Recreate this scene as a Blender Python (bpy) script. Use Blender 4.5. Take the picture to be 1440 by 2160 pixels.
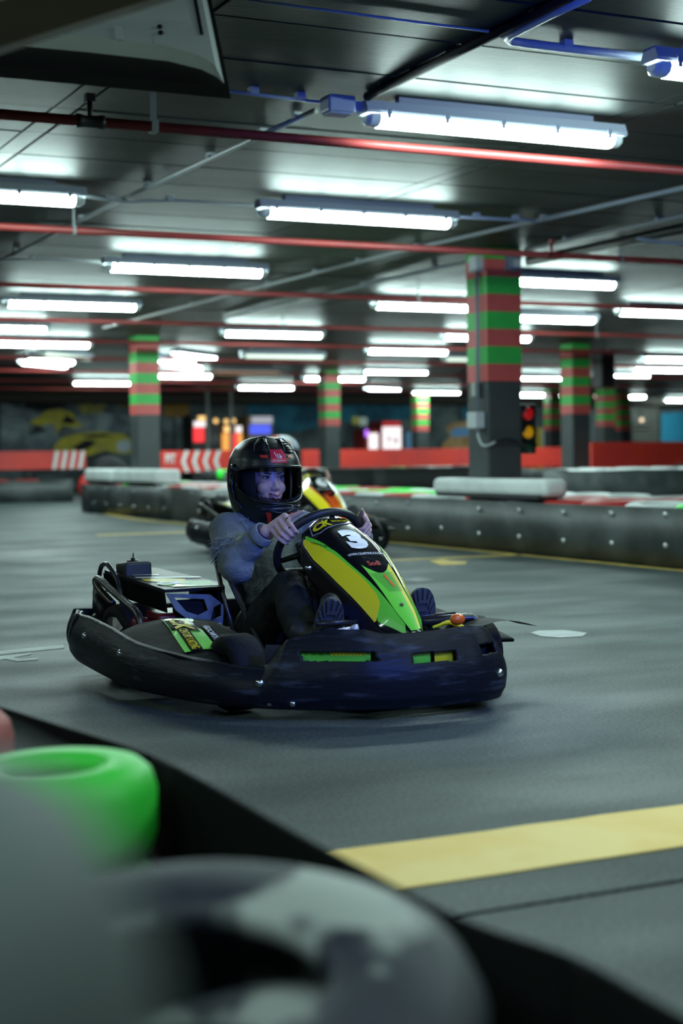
import bpy, bmesh, math, random
import numpy as np
from mathutils import Vector, Matrix, noise as mnoise
for _o in list(bpy.data.objects): bpy.data.objects.remove(_o)
SC = bpy.context.scene; COL = SC.collection
rnd = random.Random(7)
PI = math.pi; rad = math.radians

# ---------------------------------------------------------------- camera
FPX, CAM_H = 3300.0, 0.85                       # focal length in pixels of the 1440x2160 frame
YAW, PITCH, ROLL = rad(25.6), math.atan(120/3300), math.atan(.0125)
_R0 = Vector((math.cos(YAW), -math.sin(YAW), 0)); _F0 = Vector((math.sin(YAW), math.cos(YAW), 0)); _U0 = Vector((0, 0, 1))
FW = _F0*math.cos(PITCH) - _U0*math.sin(PITCH); _up = _U0*math.cos(PITCH) + _F0*math.sin(PITCH)
RT = _R0*math.cos(ROLL) - _up*math.sin(ROLL); UP = _R0*math.sin(ROLL) + _up*math.cos(ROLL)
CAM = Vector((0, 0, CAM_H))
cd = bpy.data.cameras.new('camera'); cam = bpy.data.objects.new('camera', cd); COL.objects.link(cam)
cam.matrix_world = Matrix((( RT.x, UP.x, -FW.x, CAM.x), (RT.y, UP.y, -FW.y, CAM.y), (RT.z, UP.z, -FW.z, CAM.z), (0, 0, 0, 1)))
cd.sensor_fit = 'HORIZONTAL'; cd.sensor_width = 24; cd.lens = 24*FPX/1440
cd.clip_start = .02; cd.clip_end = 300
cd.dof.use_dof = True; cd.dof.focus_distance = 5.75; cd.dof.aperture_fstop = 2.05
SC.camera = cam
# ---------------------------------------------------------------- world, lights, exposure
w = bpy.data.worlds.new('world'); SC.world = w; w.use_nodes = True
w.node_tree.nodes['Background'].inputs[0].default_value = (.02, .03, .035, 1)
w.node_tree.nodes['Background'].inputs[1].default_value = .5
SC.view_settings.view_transform = 'Standard'; SC.view_settings.look = 'None'
SC.view_settings.exposure = 0.0; SC.view_settings.gamma = 1; SC.view_settings.use_curve_mapping = False
SC.cycles.use_denoising = True; SC.cycles.max_bounces = 6; SC.cycles.diffuse_bounces = 3; SC.cycles.glossy_bounces = 3
SC.cycles.transparent_max_bounces = 12; SC.cycles.sample_clamp_indirect = 4; SC.cycles.use_light_tree = True
LAMP = 80.0                                     # radiance of the fluorescent covers
def spot(name, loc, to, power, col, size=.15, cone=70, blend=.5):
    l = bpy.data.lights.new(name, 'SPOT'); l.energy = power; l.color = col; l.shadow_soft_size = size
    l.spot_size = rad(cone); l.spot_blend = blend
    o = bpy.data.objects.new(name, l); COL.objects.link(o); o.location = loc
    o.rotation_euler = (Vector(to)-Vector(loc)).to_track_quat('-Z', 'Y').to_euler(); return o
def W(X, D, z=0):                               # metres right of, ahead of and above the spot below the camera
    v = _R0*X + _F0*D; return Vector((v.x, v.y, z))
spot('blue_flood', W(1.6, 2.3, 1.5), W(.12, 5.3, .36), 330, (.06, .15, 1), .10, 36, .8)
spot('blue_uplight', W(1.9, 2.2, 1.5), W(1.5, 6.8, 2.72), 420, (.03, .11, 1), .1, 46, .8)
for _p, _q in ((3.2, 3.2), (4.9, 4.4), (7.3, 3.9), (-1.4, 3.9), (-1.4, 7.2), (-1.4, 10.4), (-1.4, 13.6), (1.9, .5), (4.4, .7), (-1.4, .7)):   # unseen area lights added as the hall's other ceiling tubes, powers set as fill
    _l = bpy.data.lights.new('hall_tube_fill', 'AREA'); _l.shape = 'RECTANGLE'; _l.size = 1.5; _l.size_y = .1; _l.energy = 55 if _p > 4 and _q < 1 else 16 if _p > 1 and _q < 1 else 70 if _q < 1 else 20; _l.color = (.74, 1, .95)
    _o = bpy.data.objects.new('hall_tube_fill', _l); COL.objects.link(_o); _o.location = (_p, _q, 2.5)

# ---------------------------------------------------------------- helpers
def ray(px, py): return FW + RT*((px-720)/FPX) - UP*((py-1080)/FPX)
def at(px, py, z=0.):
    d = ray(px, py); return CAM + d*((z-CAM_H)/d.z)
def atq(px, py, q):
    d = ray(px, py); return CAM + d*(q/d.y)
def props(o, label=None, cat=None, group=None, kind=None):
    if label: o['label'] = label
    if cat: o['category'] = cat
    if group: o['group'] = group
    if kind: o['kind'] = kind
    return o
def thing(name, label, cat, loc=(0, 0, 0), rz=0., group=None):
    o = bpy.data.objects.new(name, None); COL.objects.link(o); o.location = loc; o.rotation_euler = (0, 0, rz)
    o.empty_display_size = .1
    return props(o, label, cat, group)
_M = {}
def mat(name, col, rough=.6, metal=0., col2=None, scale=8., bump=0., bscale=None, stretch=None, emit=0., ecol=None, spec=.5, mix=(.4, .62), detail=4, clear=0.):
    if name in _M: return _M[name]
    m = bpy.data.materials.new(name); m.use_nodes = True; nt = m.node_tree; N = nt.nodes; L = nt.links
    b = N['Principled BSDF']; c = tuple(col)+(1,)
    b.inputs['Base Color'].default_value = c; b.inputs['Roughness'].default_value = rough; b.inputs['Metallic'].default_value = metal
    b.inputs['Specular IOR Level'].default_value = spec
    if clear: b.inputs['Coat Weight'].default_value = clear; b.inputs['Coat Roughness'].default_value = .06
    tc = None
    if col2 is not None or bump:
        tc = N.new('ShaderNodeTexCoord'); mp = N.new('ShaderNodeMapping'); L.new(tc.outputs['Object'], mp.inputs[0])
        if stretch: mp.inputs['Scale'].default_value = stretch
    if col2 is not None:
        n = N.new('ShaderNodeTexNoise'); n.inputs['Scale'].default_value = scale; n.inputs['Detail'].default_value = detail; L.new(mp.outputs[0], n.inputs[0])
        r = N.new('ShaderNodeValToRGB'); r.color_ramp.elements[0].position = mix[0]; r.color_ramp.elements[1].position = mix[1]
        r.color_ramp.elements[0].color = c; r.color_ramp.elements[1].color = tuple(col2)+(1,)
        L.new(n.outputs['Fac'], r.inputs[0]); L.new(r.outputs[0], b.inputs['Base Color'])
    if bump:
        n2 = N.new('ShaderNodeTexNoise'); n2.inputs['Scale'].default_value = bscale or scale*3; n2.inputs['Detail'].default_value = 5; L.new(mp.outputs[0], n2.inputs[0])
        bp = N.new('ShaderNodeBump'); bp.inputs['Strength'].default_value = bump; bp.inputs['Distance'].default_value = .02
        L.new(n2.outputs['Fac'], bp.inputs['Height']); L.new(bp.outputs[0], b.inputs['Normal'])
    if emit:
        b.inputs['Emission Color'].default_value = tuple(ecol or col)+(1,); b.inputs['Emission Strength'].default_value = emit
    _M[name] = m; return m
def frame_from(d):
    d = Vector(d).normalized(); a = Vector((0, 0, 1)) if abs(d.z) < .9 else Vector((1, 0, 0))
    x = a.cross(d).normalized(); return x, d.cross(x).normalized(), d
class MB:
    def __init__(s): s.v = []; s.f = []; s.mi = []; s.sm = []
    def add(s, vs, fs, mi=0, sm=False):
        k = len(s.v); s.v += [tuple(v) for v in vs]
        for f in fs: s.f.append([i+k for i in f]); s.mi.append(mi); s.sm.append(sm)
        return s
    def box(s, c, d, M=None, mi=0, ch=0.):
        cx, cy, cz = c; hx, hy, hz = d[0]/2, d[1]/2, d[2]/2
        if ch:
            bm = bmesh.new(); bmesh.ops.create_cube(bm, size=1)
            for v in bm.verts: v.co = (v.co.x*2*hx, v.co.y*2*hy, v.co.z*2*hz)
            bmesh.ops.bevel(bm, geom=bm.edges[:], offset=ch, segments=3, profile=.5, affect='EDGES')
            bm.verts.index_update()
            vs = [v.co.copy() for v in bm.verts]; fs = [[v.index for v in f.verts] for f in bm.faces]; bm.free()
        else:
            vs = [Vector((x*hx, y*hy, z*hz)) for x in (-1, 1) for y in (-1, 1) for z in (-1, 1)]
            fs = [(0, 1, 3, 2), (4, 6, 7, 5), (0, 4, 5, 1), (2, 3, 7, 6), (0, 2, 6, 4), (1, 5, 7, 3)]
        vs = [(M @ v if M else v)+Vector(c) for v in vs]
        return s.add(vs, fs, mi, False)
    def tube(s, pts, r, n=10, mi=0, caps=True, closed=False, sm=True):
        P = [Vector(p) for p in pts]; m = len(P); rs = r if isinstance(r, (list, tuple)) else [r]*m
        T = []
        for i in range(m):
            a = P[(i-1) % m] if (closed or i > 0) else P[i]; b = P[(i+1) % m] if (closed or i < m-1) else P[i]
            T.append((b-a).normalized())
        x, y, _ = frame_from(T[0]); vs = []; fs = []
        for i in range(m):
            if i:
                ax = T[i-1].cross(T[i]); an = T[i-1].angle(T[i], 0)
                if ax.length > 1e-9 and an > 1e-6:
                    R = Matrix.Rotation(an, 3, ax.normalized()); x = R @ x
            x = (x - T[i]*x.dot(T[i])).normalized(); y = T[i].cross(x)
            for k in range(n):
                a = 2*PI*k/n; vs.append(P[i]+(x*math.cos(a)+y*math.sin(a))*rs[i])
        for i in range(m if closed else m-1):
            j = (i+1) % m
            for k in range(n): fs.append((i*n+k, i*n+(k+1) % n, j*n+(k+1) % n, j*n+k))
        if caps and not closed: fs.append(tuple(range(n))[::-1]); fs.append(tuple(range((m-1)*n, m*n)))
        return s.add(vs, fs, mi, sm)
    def capsule(s, a, b, ra, rb=None, n=14, mi=0):
        a, b = Vector(a), Vector(b); rb = ra if rb is None else rb; d = (b-a)
        if d.length < 1e-6: d = Vector((0, 0, 1e-4)); b = a+d
        x, y, z = frame_from(d); pts = []
        for i in range(1, 5): t = PI/2*i/4.5; pts.append((a - z*ra*math.cos(t), ra*math.sin(t)))
        pts += [(a, ra), (b, rb)]
        for i in range(4, 0, -1): t = PI/2*i/4.5; pts.append((b + z*rb*math.cos(t), rb*math.sin(t)))
        vs = [p+(x*math.cos(2*PI*k/n)+y*math.sin(2*PI*k/n))*r for p, r in pts for k in range(n)]; m = len(pts)
        fs = [(i*n+k, i*n+(k+1) % n, (i+1)*n+(k+1) % n, (i+1)*n+k) for i in range(m-1) for k in range(n)]
        fs += [tuple(range(n))[::-1], tuple(range((m-1)*n, m*n))]
        return s.add(vs, fs, mi, True)
    def ell(s, c, r, n=18, m=12, M=None, mi=0):
        vs = []; c = Vector(c)
        for i in range(1, m):
            t = PI*i/m
            for k in range(n):
                v = Vector((r[0]*math.sin(t)*math.cos(2*PI*k/n), r[1]*math.sin(t)*math.sin(2*PI*k/n), r[2]*math.cos(t)))
                vs.append((M @ v if M else v)+c)
        tp = Vector((0, 0, r[2])); bt = Vector((0, 0, -r[2])); vs += [(M @ tp if M else tp)+c, (M @ bt if M else bt)+c]
        fs = [(i*n+k, (i+1)*n+k, (i+1)*n+(k+1) % n, i*n+(k+1) % n) for i in range(m-2) for k in range(n)]
        fs += [(len(vs)-2, k, (k+1) % n) for k in range(n)] + [(len(vs)-1, (m-2)*n+(k+1) % n, (m-2)*n+k) for k in range(n)]
        return s.add(vs, fs, mi, True)
    def lathe(s, prof, c=(0, 0, 0), ax=(0, 0, 1), n=24, mi=0, sm=True, close=False):
        x, y, z = frame_from(ax); c = Vector(c); m = len(prof)
        vs = [c+z*h+(x*math.cos(2*PI*k/n)+y*math.sin(2*PI*k/n))*r for r, h in prof for k in range(n)]
        fs = [(i*n+k, i*n+(k+1) % n, ((i+1) % m)*n+(k+1) % n, ((i+1) % m)*n+k) for i in range(m if close else m-1) for k in range(n)]
        return s.add(vs, fs, mi, sm)
    def disc(s, c, ax, r, h, n=12, mi=0):
        x, y, z = frame_from(ax); c = Vector(c)
        vs = [c+z*hh+(x*math.cos(2*PI*k/n)+y*math.sin(2*PI*k/n))*r for hh in (0, h) for k in range(n)]
        fs = [(k, (k+1) % n, n+(k+1) % n, n+k) for k in range(n)]+[tuple(range(n))[::-1], tuple(range(n, 2*n))]
        return s.add(vs, fs, mi, False)
    def grid(s, fn, nu, nv, mi=0, sm=True, cu=False, skip=None):
        vs = [fn(i/(nu if cu else nu-1), j/(nv-1)) for j in range(nv) for i in range(nu)]; fs = []
        for j in range(nv-1):
            for i in range(nu if cu else nu-1):
                if skip and skip((i+.5)/(nu if cu else nu-1), (j+.5)/(nv-1)): continue
                a = j*nu+i; b = j*nu+(i+1) % nu; fs.append((a, b, b+nu, a+nu))
        return s.add(vs, fs, mi, sm)
    def prism(s, poly, fn, h0, h1, mi=0):        # fn(x, y, h) -> point
        n = len(poly); vs = [fn(x, y, h0) for x, y in poly]+[fn(x, y, h1) for x, y in poly]
        fs = [tuple(range(n))[::-1], tuple(range(n, 2*n))]+[(k, (k+1) % n, n+(k+1) % n, n+k) for k in range(n)]
        return s.add(vs, fs, mi, False)
    def mesh(s, name='mesh'):
        me = bpy.data.meshes.new(name); me.from_pydata(s.v, [], s.f); me.polygons.foreach_set('material_index', s.mi); me.polygons.foreach_set('use_smooth', s.sm); me.update(); return me
    def build(s, name, mats, parent=None, fix=True, **kw):
        me = s.mesh(name)
        if fix:
            bm = bmesh.new(); bm.from_mesh(me); bmesh.ops.recalc_face_normals(bm, faces=bm.faces[:]); bm.to_mesh(me); bm.free()
        for m in (mats if isinstance(mats, (list, tuple)) else [mats]): me.materials.append(m)
        o = bpy.data.objects.new(name, me); COL.objects.link(o)
        if parent: o.parent = parent
        return props(o, **kw)
def inst(src, name, parent=None, loc=None):
    o = bpy.data.objects.new(name, src if isinstance(src, bpy.types.Mesh) else src.data); COL.objects.link(o)
    if parent: o.parent = parent
    if loc is not None: o.location = loc
    return o
def struct(name, mb, m, parent=None, **kw): return mb.build(name, m, parent, kind=None if parent else 'structure', **kw)
def remesh(mb, voxel, smooth=3, disp=None):     # one continuous surface out of overlapping closed shapes
    me = mb.mesh('tmp'); o = bpy.data.objects.new('tmp', me); COL.objects.link(o)
    r = o.modifiers.new('r', 'REMESH'); r.mode = 'VOXEL'; r.voxel_size = voxel; r.use_smooth_shade = True
    if smooth: q = o.modifiers.new('s', 'SMOOTH'); q.factor = .5; q.iterations = smooth
    dg = bpy.context.evaluated_depsgraph_get(); dg.update()
    out = bpy.data.meshes.new_from_object(o.evaluated_get(dg)); bpy.data.objects.remove(o); bpy.data.meshes.remove(me)
    if disp:
        for v in out.vertices: v.co += v.normal*disp(v.co)
    out.polygons.foreach_set('use_smooth', [True]*len(out.polygons)); out.update(); return out
def mobj(name, me, m, parent=None, **kw):
    me.name = name; me.materials.clear()
    for k in (m if isinstance(m, (list, tuple)) else [m]): me.materials.append(k)
    o = bpy.data.objects.new(name, me); COL.objects.link(o)
    if parent: o.parent = parent
    return props(o, **kw)
_T = {}
def text2d(s, bold=.0):                          # flat triangles of a line of text, height 1 for capitals, origin bottom left
    if (s, bold) in _T: return _T[(s, bold)]
    c = bpy.data.curves.new('t', 'FONT'); c.body = s; c.offset = bold; c.resolution_u = 3
    o = bpy.data.objects.new('t', c); COL.objects.link(o)
    dg = bpy.context.evaluated_depsgraph_get(); dg.update()
    me = bpy.data.meshes.new_from_object(o.evaluated_get(dg)); bpy.data.objects.remove(o); bpy.data.curves.remove(c)
    bm = bmesh.new(); bm.from_mesh(me); bmesh.ops.triangulate(bm, faces=bm.faces[:]); bm.verts.index_update()
    xs = [v.co.x for v in bm.verts]; ys = [v.co.y for v in bm.verts]; x0, y0 = min(xs), min(ys); h = max(ys)-y0
    r = ([((v.co.x-x0)/h, (v.co.y-y0)/h) for v in bm.verts], [[v.index for v in f.verts] for f in bm.faces], (max(xs)-x0)/h)
    bm.free(); bpy.data.meshes.remove(me); _T[(s, bold)] = r; return r
def text_on(mb, s, fn, w, h, bold=.0, mi=0, x0=0., y0=0., skew=0.):  # text stretched into a w x h box of the chart fn(x, y)
    vs, fs, wd = text2d(s, bold)
    return mb.add([fn(x0+x/wd*w+skew*y*h, y0+y*h) for x, y in vs], fs, mi, False)
def poly_on(mb, poly, fn, mi=0, cuts=2):         # a filled outline of the chart fn(x, y), subdivided so that it follows the surface
    bm = bmesh.new(); f = bm.faces.new([bm.verts.new((x, y, 0)) for x, y in poly]); bmesh.ops.triangulate(bm, faces=[f])
    if cuts: bmesh.ops.subdivide_edges(bm, edges=bm.edges[:], cuts=cuts, use_grid_fill=True)
    bmesh.ops.triangulate(bm, faces=bm.faces[:]); bm.verts.index_update()
    mb.add([fn(v.co.x, v.co.y) for v in bm.verts], [[v.index for v in f.verts] for f in bm.faces], mi, False); bm.free(); return mb
def plane_chart(o, ux, uy): o, ux, uy = Vector(o), Vector(ux), Vector(uy); return lambda x, y: o+ux*x+uy*y
def lerp(a, b, t): return a+(b-a)*t
def catmull(P, n=6, closed=False):
    P = [Vector(p) for p in P]; m = len(P); out = []
    for i in range(m if closed else m-1):
        g = (lambda k: P[k % m]) if closed else (lambda k: P[max(0, min(m-1, k))])
        a, b, c, d = g(i-1), g(i), g(i+1), g(i+2)
        for k in range(n):
            t = k/n; out.append(.5*((2*b)+(c-a)*t+(2*a-5*b+4*c-d)*t*t+(3*b-a-3*c+d)*t**3))
    if not closed: out.append(P[-1])
    return out
# ---------------------------------------------------------------- the hall
ZC = 2.69
m_floor = mat('asphalt', (.036, .051, .052), .62, col2=(.062, .081, .081), scale=1.1, bump=.28, bscale=190, mix=(.3, .72), spec=.35, detail=9)
nt = m_floor.node_tree; N, L = nt.nodes, nt.links    # swept streaks of rubber dust and worn, smoother patches
_b = N['Principled BSDF']; tc = N.new('ShaderNodeTexCoord'); mp = N.new('ShaderNodeMapping'); mp.inputs['Scale'].default_value = (.9, 2.0, 1); mp.inputs['Rotation'].default_value = (0, 0, rad(22))
n1 = N.new('ShaderNodeTexNoise'); n1.inputs['Scale'].default_value = 1.0; n1.inputs['Detail'].default_value = 6
L.new(tc.outputs['Object'], mp.inputs[0]); L.new(mp.outputs[0], n1.inputs[0])
mr = N.new('ShaderNodeMapRange'); mr.inputs[1].default_value = .35; mr.inputs[2].default_value = .68; mr.inputs[3].default_value = .68; mr.inputs[4].default_value = .50
L.new(n1.outputs['Fac'], mr.inputs[0]); L.new(mr.outputs[0], _b.inputs['Roughness'])
n3 = N.new('ShaderNodeTexNoise'); n3.inputs['Scale'].default_value = 85; n3.inputs['Detail'].default_value = 2; L.new(tc.outputs['Object'], n3.inputs[0])
mx = N.new('ShaderNodeMix'); mx.data_type = 'RGBA'; mx.blend_type = 'MULTIPLY'; mx.inputs[0].default_value = 1
mr2 = N.new('ShaderNodeMapRange'); mr2.inputs[1].default_value = .3; mr2.inputs[2].default_value = .7; mr2.inputs[3].default_value = .5; mr2.inputs[4].default_value = 1.5
src = [l for l in L if l.to_socket == _b.inputs['Base Color']][0].from_socket
mr3 = N.new('ShaderNodeMapRange'); mr3.inputs[1].default_value = .3; mr3.inputs[2].default_value = .75; mr3.inputs[3].default_value = .82; mr3.inputs[4].default_value = 1.2
L.new(n1.outputs['Fac'], mr3.inputs[0]); mm = N.new('ShaderNodeMath'); mm.operation = 'MULTIPLY'
L.new(n3.outputs['Fac'], mr2.inputs[0]); L.new(mr2.outputs[0], mm.inputs[0]); L.new(mr3.outputs[0], mm.inputs[1])
L.new(src, mx.inputs[6]); L.new(mm.outputs[0], mx.inputs[7]); L.new(mx.outputs[2], _b.inputs['Base Color'])
struct('floor', MB().box((17, 23.74, -.05), (48, 42.5, .1)), m_floor)
struct('floor', MB().box((17, -2.27, -.05), (48, 9.48, .1)), m_floor)
struct('trim_1', MB().box((17, 2.48, -.06), (48, .03, .1)), mat('joint_tar', (.012, .014, .015), .8))
# ceiling: slab with planks hung under it, open joints between them
m_ceil = mat('black_ceiling', (.018, .0225, .0215), .5, col2=(.032, .038, .036), scale=1.6, bump=.12, bscale=30, spec=.16, stretch=(.6, 2, 1))
m_slab = mat('slab_dark', (.012, .014, .015), .8)
ceil = struct('ceiling', MB().box((17, 19.5, ZC+.08), (48, 53, .12)), m_slab)
pk = MB().box((0, 0, 0), (2.73, .626, .02)).mesh('ceiling_plank'); pk.materials.append(m_ceil)
st = MB().box((0, 0, 0), (.115, .638, .02)).mesh('ceiling_strip'); st.materials.append(m_ceil)
far = MB(); cnt = 0
def visible(x, y, z=ZC, m=150):
    v = Vector((x, y, z))-CAM; d = v.dot(FW)
    if d < .5: return False
    px, py = 720+FPX*v.dot(RT)/d, 1080-FPX*v.dot(UP)/d; return -m < px < 1440+m and -m < py < 2160+m
cells = []
for j in range(-6, 62):
    for i in range(-2, 13):
        q = 8.43+.65*(j-5); p = 2.305+2.88*(i-.5); cells.append((q, p))
cells.sort(key=lambda c: c[0])
npk = nst = 0
for q, p in cells:
    dz = rnd.uniform(-.0025, .0025)
    if q < 45:
        if npk < 270 and any(visible(p+a, q) for a in (-1.4, 0, 1.4)):
            inst(pk, 'ceiling_plank', ceil, (p, q, ZC+.01+dz)); npk += 1
        else: far.box((p, q, ZC+.01+dz), (2.73, .626, .02))
        if nst < 200 and visible(p+1.44, q): inst(st, 'ceiling_strip', ceil, (p+1.44, q, ZC+.012)); nst += 1
        else: far.box((p+1.44, q, ZC+.012), (.115, .638, .02))
far.build('distant_planks', m_ceil, ceil, kind='stuff')
m_wall = mat('block_wall', (.07, .085, .085), .85, col2=(.045, .055, .06), scale=.8)
struct('wall_left', MB().box((-7.05, 19, 1.35), (.1, 52, 2.8)), m_wall)
struct('wall_right', MB().box((41.05, 19, 1.35), (.1, 52, 2.8)), m_wall)
struct('wall_front', MB().box((17, -7.05, 1.35), (48.2, .1, 2.8)), m_wall)
# far wall carries the painted mural: a flat picture, drawn as coloured shapes on it
wb = struct('wall_back', MB().box((17, 45.06, 1.35), (48.2, .1, 2.8)), mat('mural_ground', (.16, .2, .21), .8, col2=(.05, .065, .075), scale=1.1, mix=(.38, .6)))
QW = 45.0
def mural(name, polys, m, off=.004):
    b = MB()
    for P in polys:
        pts = [atq(px, py, QW-off) for px, py in P]
        b.add(pts, [tuple(range(len(pts)))])
    o = b.build(name, m, wb, fix=False); return o
m_yel = mat('mural_yellow', (.75, .62, .05), .7, col2=(.5, .43, .08), scale=2); m_ink = mat('mural_black', (.012, .016, .02), .8); m_gry = mat('mural_grey', (.42, .5, .54), .8, col2=(.12, .15, .18), scale=1.4, mix=(.3, .6)); m_ochre = mat('mural_ochre', (.5, .27, .04), .8, col2=(.25, .13, .04), scale=.7)
mural('painted_smoke', [[(0, 895), (60, 880), (110, 890), (130, 930), (110, 958), (0, 958)], [(155, 880), (210, 868), (280, 878), (280, 910), (200, 920), (150, 905)], [(120, 905), (90, 870), (50, 860), (10, 850), (0, 836), (0, 900), (60, 920)], [(342, 880), (362, 885), (365, 955), (342, 955)], [(372, 878), (392, 890), (400, 955), (370, 955)]], m_gry)
mural('painted_car', [[(60, 893), (80, 880), (100, 866), (125, 862), (150, 870), (165, 890), (178, 898), (160, 903), (132, 897), (120, 915), (112, 892), (90, 898)], [(112, 955), (116, 938), (130, 924), (160, 915), (210, 910), (262, 916), (280, 930), (280, 958), (245, 956), (222, 950), (190, 960), (150, 958)]], m_yel, .008)
mural('painted_shade', [[(50, 858), (66, 838), (100, 834), (128, 842), (140, 858), (110, 862), (80, 868)], [(128, 892), (140, 874), (162, 888), (150, 895)], [(150, 945), (180, 928), (205, 930), (188, 946), (168, 952)], [(172, 918), (220, 915), (240, 920), (190, 924)]], m_ink, .012)
mural('painted_lamp', [[(246, 932), (270, 926), (279, 944), (262, 956), (246, 948)]], mat('mural_pale', (.7, .8, .85), .8), .014)
mural('painted_banner', [[(40, 832), (100, 828), (250, 832), (250, 846), (180, 846), (40, 842)], [(226, 838), (275, 838), (275, 862), (252, 856)], [(345, 838), (398, 838), (399, 880), (345, 878)]], m_ochre, .006)
b = MB(); o_ = atq(166, 862, QW-.016); e_ = atq(228, 861, QW-.016)-o_; u_ = Vector((0, 0, 1)); text_on(b, 'CENTURY', lambda x, y: o_+e_*x+u_*y*.2, 1, 1, .03); o2 = atq(172, 873, QW-.016)
text_on(b, 'SPEED', lambda x, y: o2+e_*.72*x+u_*y*.18, 1, 1, .03)
b.build('painted_words', m_yel, wb, fix=False)
mural('painted_blue_field', [[(520, 850), (672, 846), (672, 900), (600, 915), (520, 900)], [(722, 848), (872, 846), (880, 880), (800, 895), (722, 890)], [(972, 860), (994, 858), (995, 895), (978, 890)], [(1150, 868), (1190, 866), (1190, 905), (1150, 905)]], mat('mural_blue', (.03, .22, .34), .8, col2=(.015, .08, .14), scale=1.2), .006)
mural('painted_figure', [[(930, 955), (934, 935), (950, 920), (940, 905), (950, 893), (985, 888), (996, 900), (996, 955)]], mat('mural_tan', (.7, .45, .22), .8, col2=(.5, .26, .10), scale=3), .008)
mural('painted_goggles', [[(948, 912), (960, 902), (990, 902), (996, 914), (985, 920), (955, 922)]], mat('mural_sky', (.2, .45, .85), .8), .012)
mural('painted_panel_blue', [[(1394, 872), (1445, 868), (1445, 940), (1394, 940)]], mat('mural_teal', (.03, .3, .5), .8), .02)
# dropped beam in front of the far wall
struct('trim_2', MB().box((17, 44.2, 2.58), (48, .5, .26)), mat('beam_brown', (.035, .026, .02), .8))

# ---------------------------------------------------------------- columns
m_cblk = mat('column_black', (.045, .054, .058), .5, col2=(.055, .064, .067), scale=3, bump=.06); m_cred = mat('column_red', (.66, .115, .105), .5, col2=(.56, .095, .09), scale=3, bump=.06); m_cgrn = mat('column_green', (.05, .52, .09), .5, col2=(.04, .43, .075), scale=3, bump=.06)
def column(px, D, n, label, wd=.36, bh=.157, zb=1.5):
    p = W((px-720)/FPX*D, D); t = thing('striped_column', label, 'column', (p.x, p.y, 0), group='red and green striped columns')
    MB().box((0, 0, zb/2), (wd, wd, zb), ch=.02).build('column_base', m_cblk, t)
    k = 0; z = zb
    while z < ZC-.005:
        h = min(bh, ZC-z); (MB().box((0, 0, z+h/2), (wd, wd, h))).build('painted_band', m_cred if k % 2 == 0 else m_cgrn, t); z += h; k += 1
    return t
c1 = column(1045, 14.35, 7, 'nearest square column, striped red and green over black, with grey conduit and junction boxes')
column(309, 23.9, 7, 'striped column at the left, white padded block at its foot, beside the yellow car mural')
column(1215, 26.8, 7, 'striped column at the right with a black loudspeaker beside its top, behind the red board')
column(697, 34.5, 7, 'striped column in the middle distance right of the driver\'s helmet')
column(1278, 40.2, 7, 'striped column seen just right of the black loudspeaker and below it')
column(888, 47.5*.93, 7, 'narrow far striped column between vending machines and painted goggles figure')
column(1313, 48.5, 7, 'farthest right striped column, half hidden behind the wider one beside it')
column(1166, 46, 7, 'dim far striped column seen between the traffic light and the right-hand column')
m_gry = mat('grey_plastic', (.22, .25, .29), .5); m_wht = mat('white_plastic', (.5, .54, .56), .5); m_blk = mat('black_plastic', (.012, .013, .014), .45)
P1 = Vector(c1.location); f = -.18        # front face of the nearest column (towards -y), left face (towards -x)
def c1p(x, y, z): return P1+Vector((x, y, z))
t = thing('conduit_run', 'grey conduit with junction boxes running down the nearest striped column', 'conduit', c1p(0, 0, 0)); s = MB()
s.tube([(-.21, -.06, 2.62), (-.21, -.06, 1.22)], .016).build('conduit_pipe', m_gry, t)
MB().box((-.215, -.06, 2.56), (.09, .13, .14), ch=.01).build('top_box', m_wht, t)
MB().box((-.235, -.06, 1.15), (.1, .16, .15), ch=.01).build('junction_box', m_wht, t)
MB().box((-.21, -.01, 1.43), (.05, .06, .13), ch=.008).build('switch', mat('cream', (.4, .42, .36), .5), t)
MB().tube(catmull([(-.215, -.06, 1.08), (-.215, -.07, 1.0), (-.215, -.13, .93), (-.20, -.2, .92), (-.12, -.2, .95)], 6), .011).build('flexible_cable', m_wht, t)
t = thing('camera_box', 'grey box mounted near the top right of the nearest striped column', 'box', c1p(.06, -.24, 2.56)); MB().box((0, 0, 0), (.11, .12, .14), ch=.012).build('box_body', mat('blue_grey', (.16, .2, .3), .5), t); MB().box((0, -.065, -.01), (.06, .012, .07)).build('box_front', m_wht, t); MB().box((0, .09, 0), (.03, .1, .03)).build('bracket', m_blk, t)
# traffic light on the column's far side
t = thing('traffic_light', 'small black traffic light with red over amber lenses beside the nearest column', 'traffic light', c1p(.33, 0, 1.07))
MB().box((0, 0, 0), (.16, .12, .46), ch=.015).build('housing', m_blk, t)
for z, mm_ in ((.14, mat('red_lens', (.5, .01, .02), .25, emit=.16, ecol=(1, .02, .02))), (-.03, mat('amber_lens', (.6, .3, .01), .25, emit=.22, ecol=(1, .5, .01))), (-.17, mat('green_lens', (.01, .06, .03), .3))):
    o = MB().lathe([(0, -.02), (.03, -.018), (.05, -.008), (.058, 0)], (-.01, -.062, z), (0, 1, 0), 20).build('lens', mm_, t, label='red lit lens' if z > .1 else 'amber lit lens' if z > -.1 else 'unlit green lens')
    MB().grid(lambda u, v, z=z: Vector((-.01+.064*math.cos(PI*u), -.062-.05*v, z+.064*math.sin(PI*u))), 12, 2).build('visor', m_blk, t)
MB().box((-.115, 0, 0), (.08, .05, .05)).build('bracket', m_blk, t)
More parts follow.
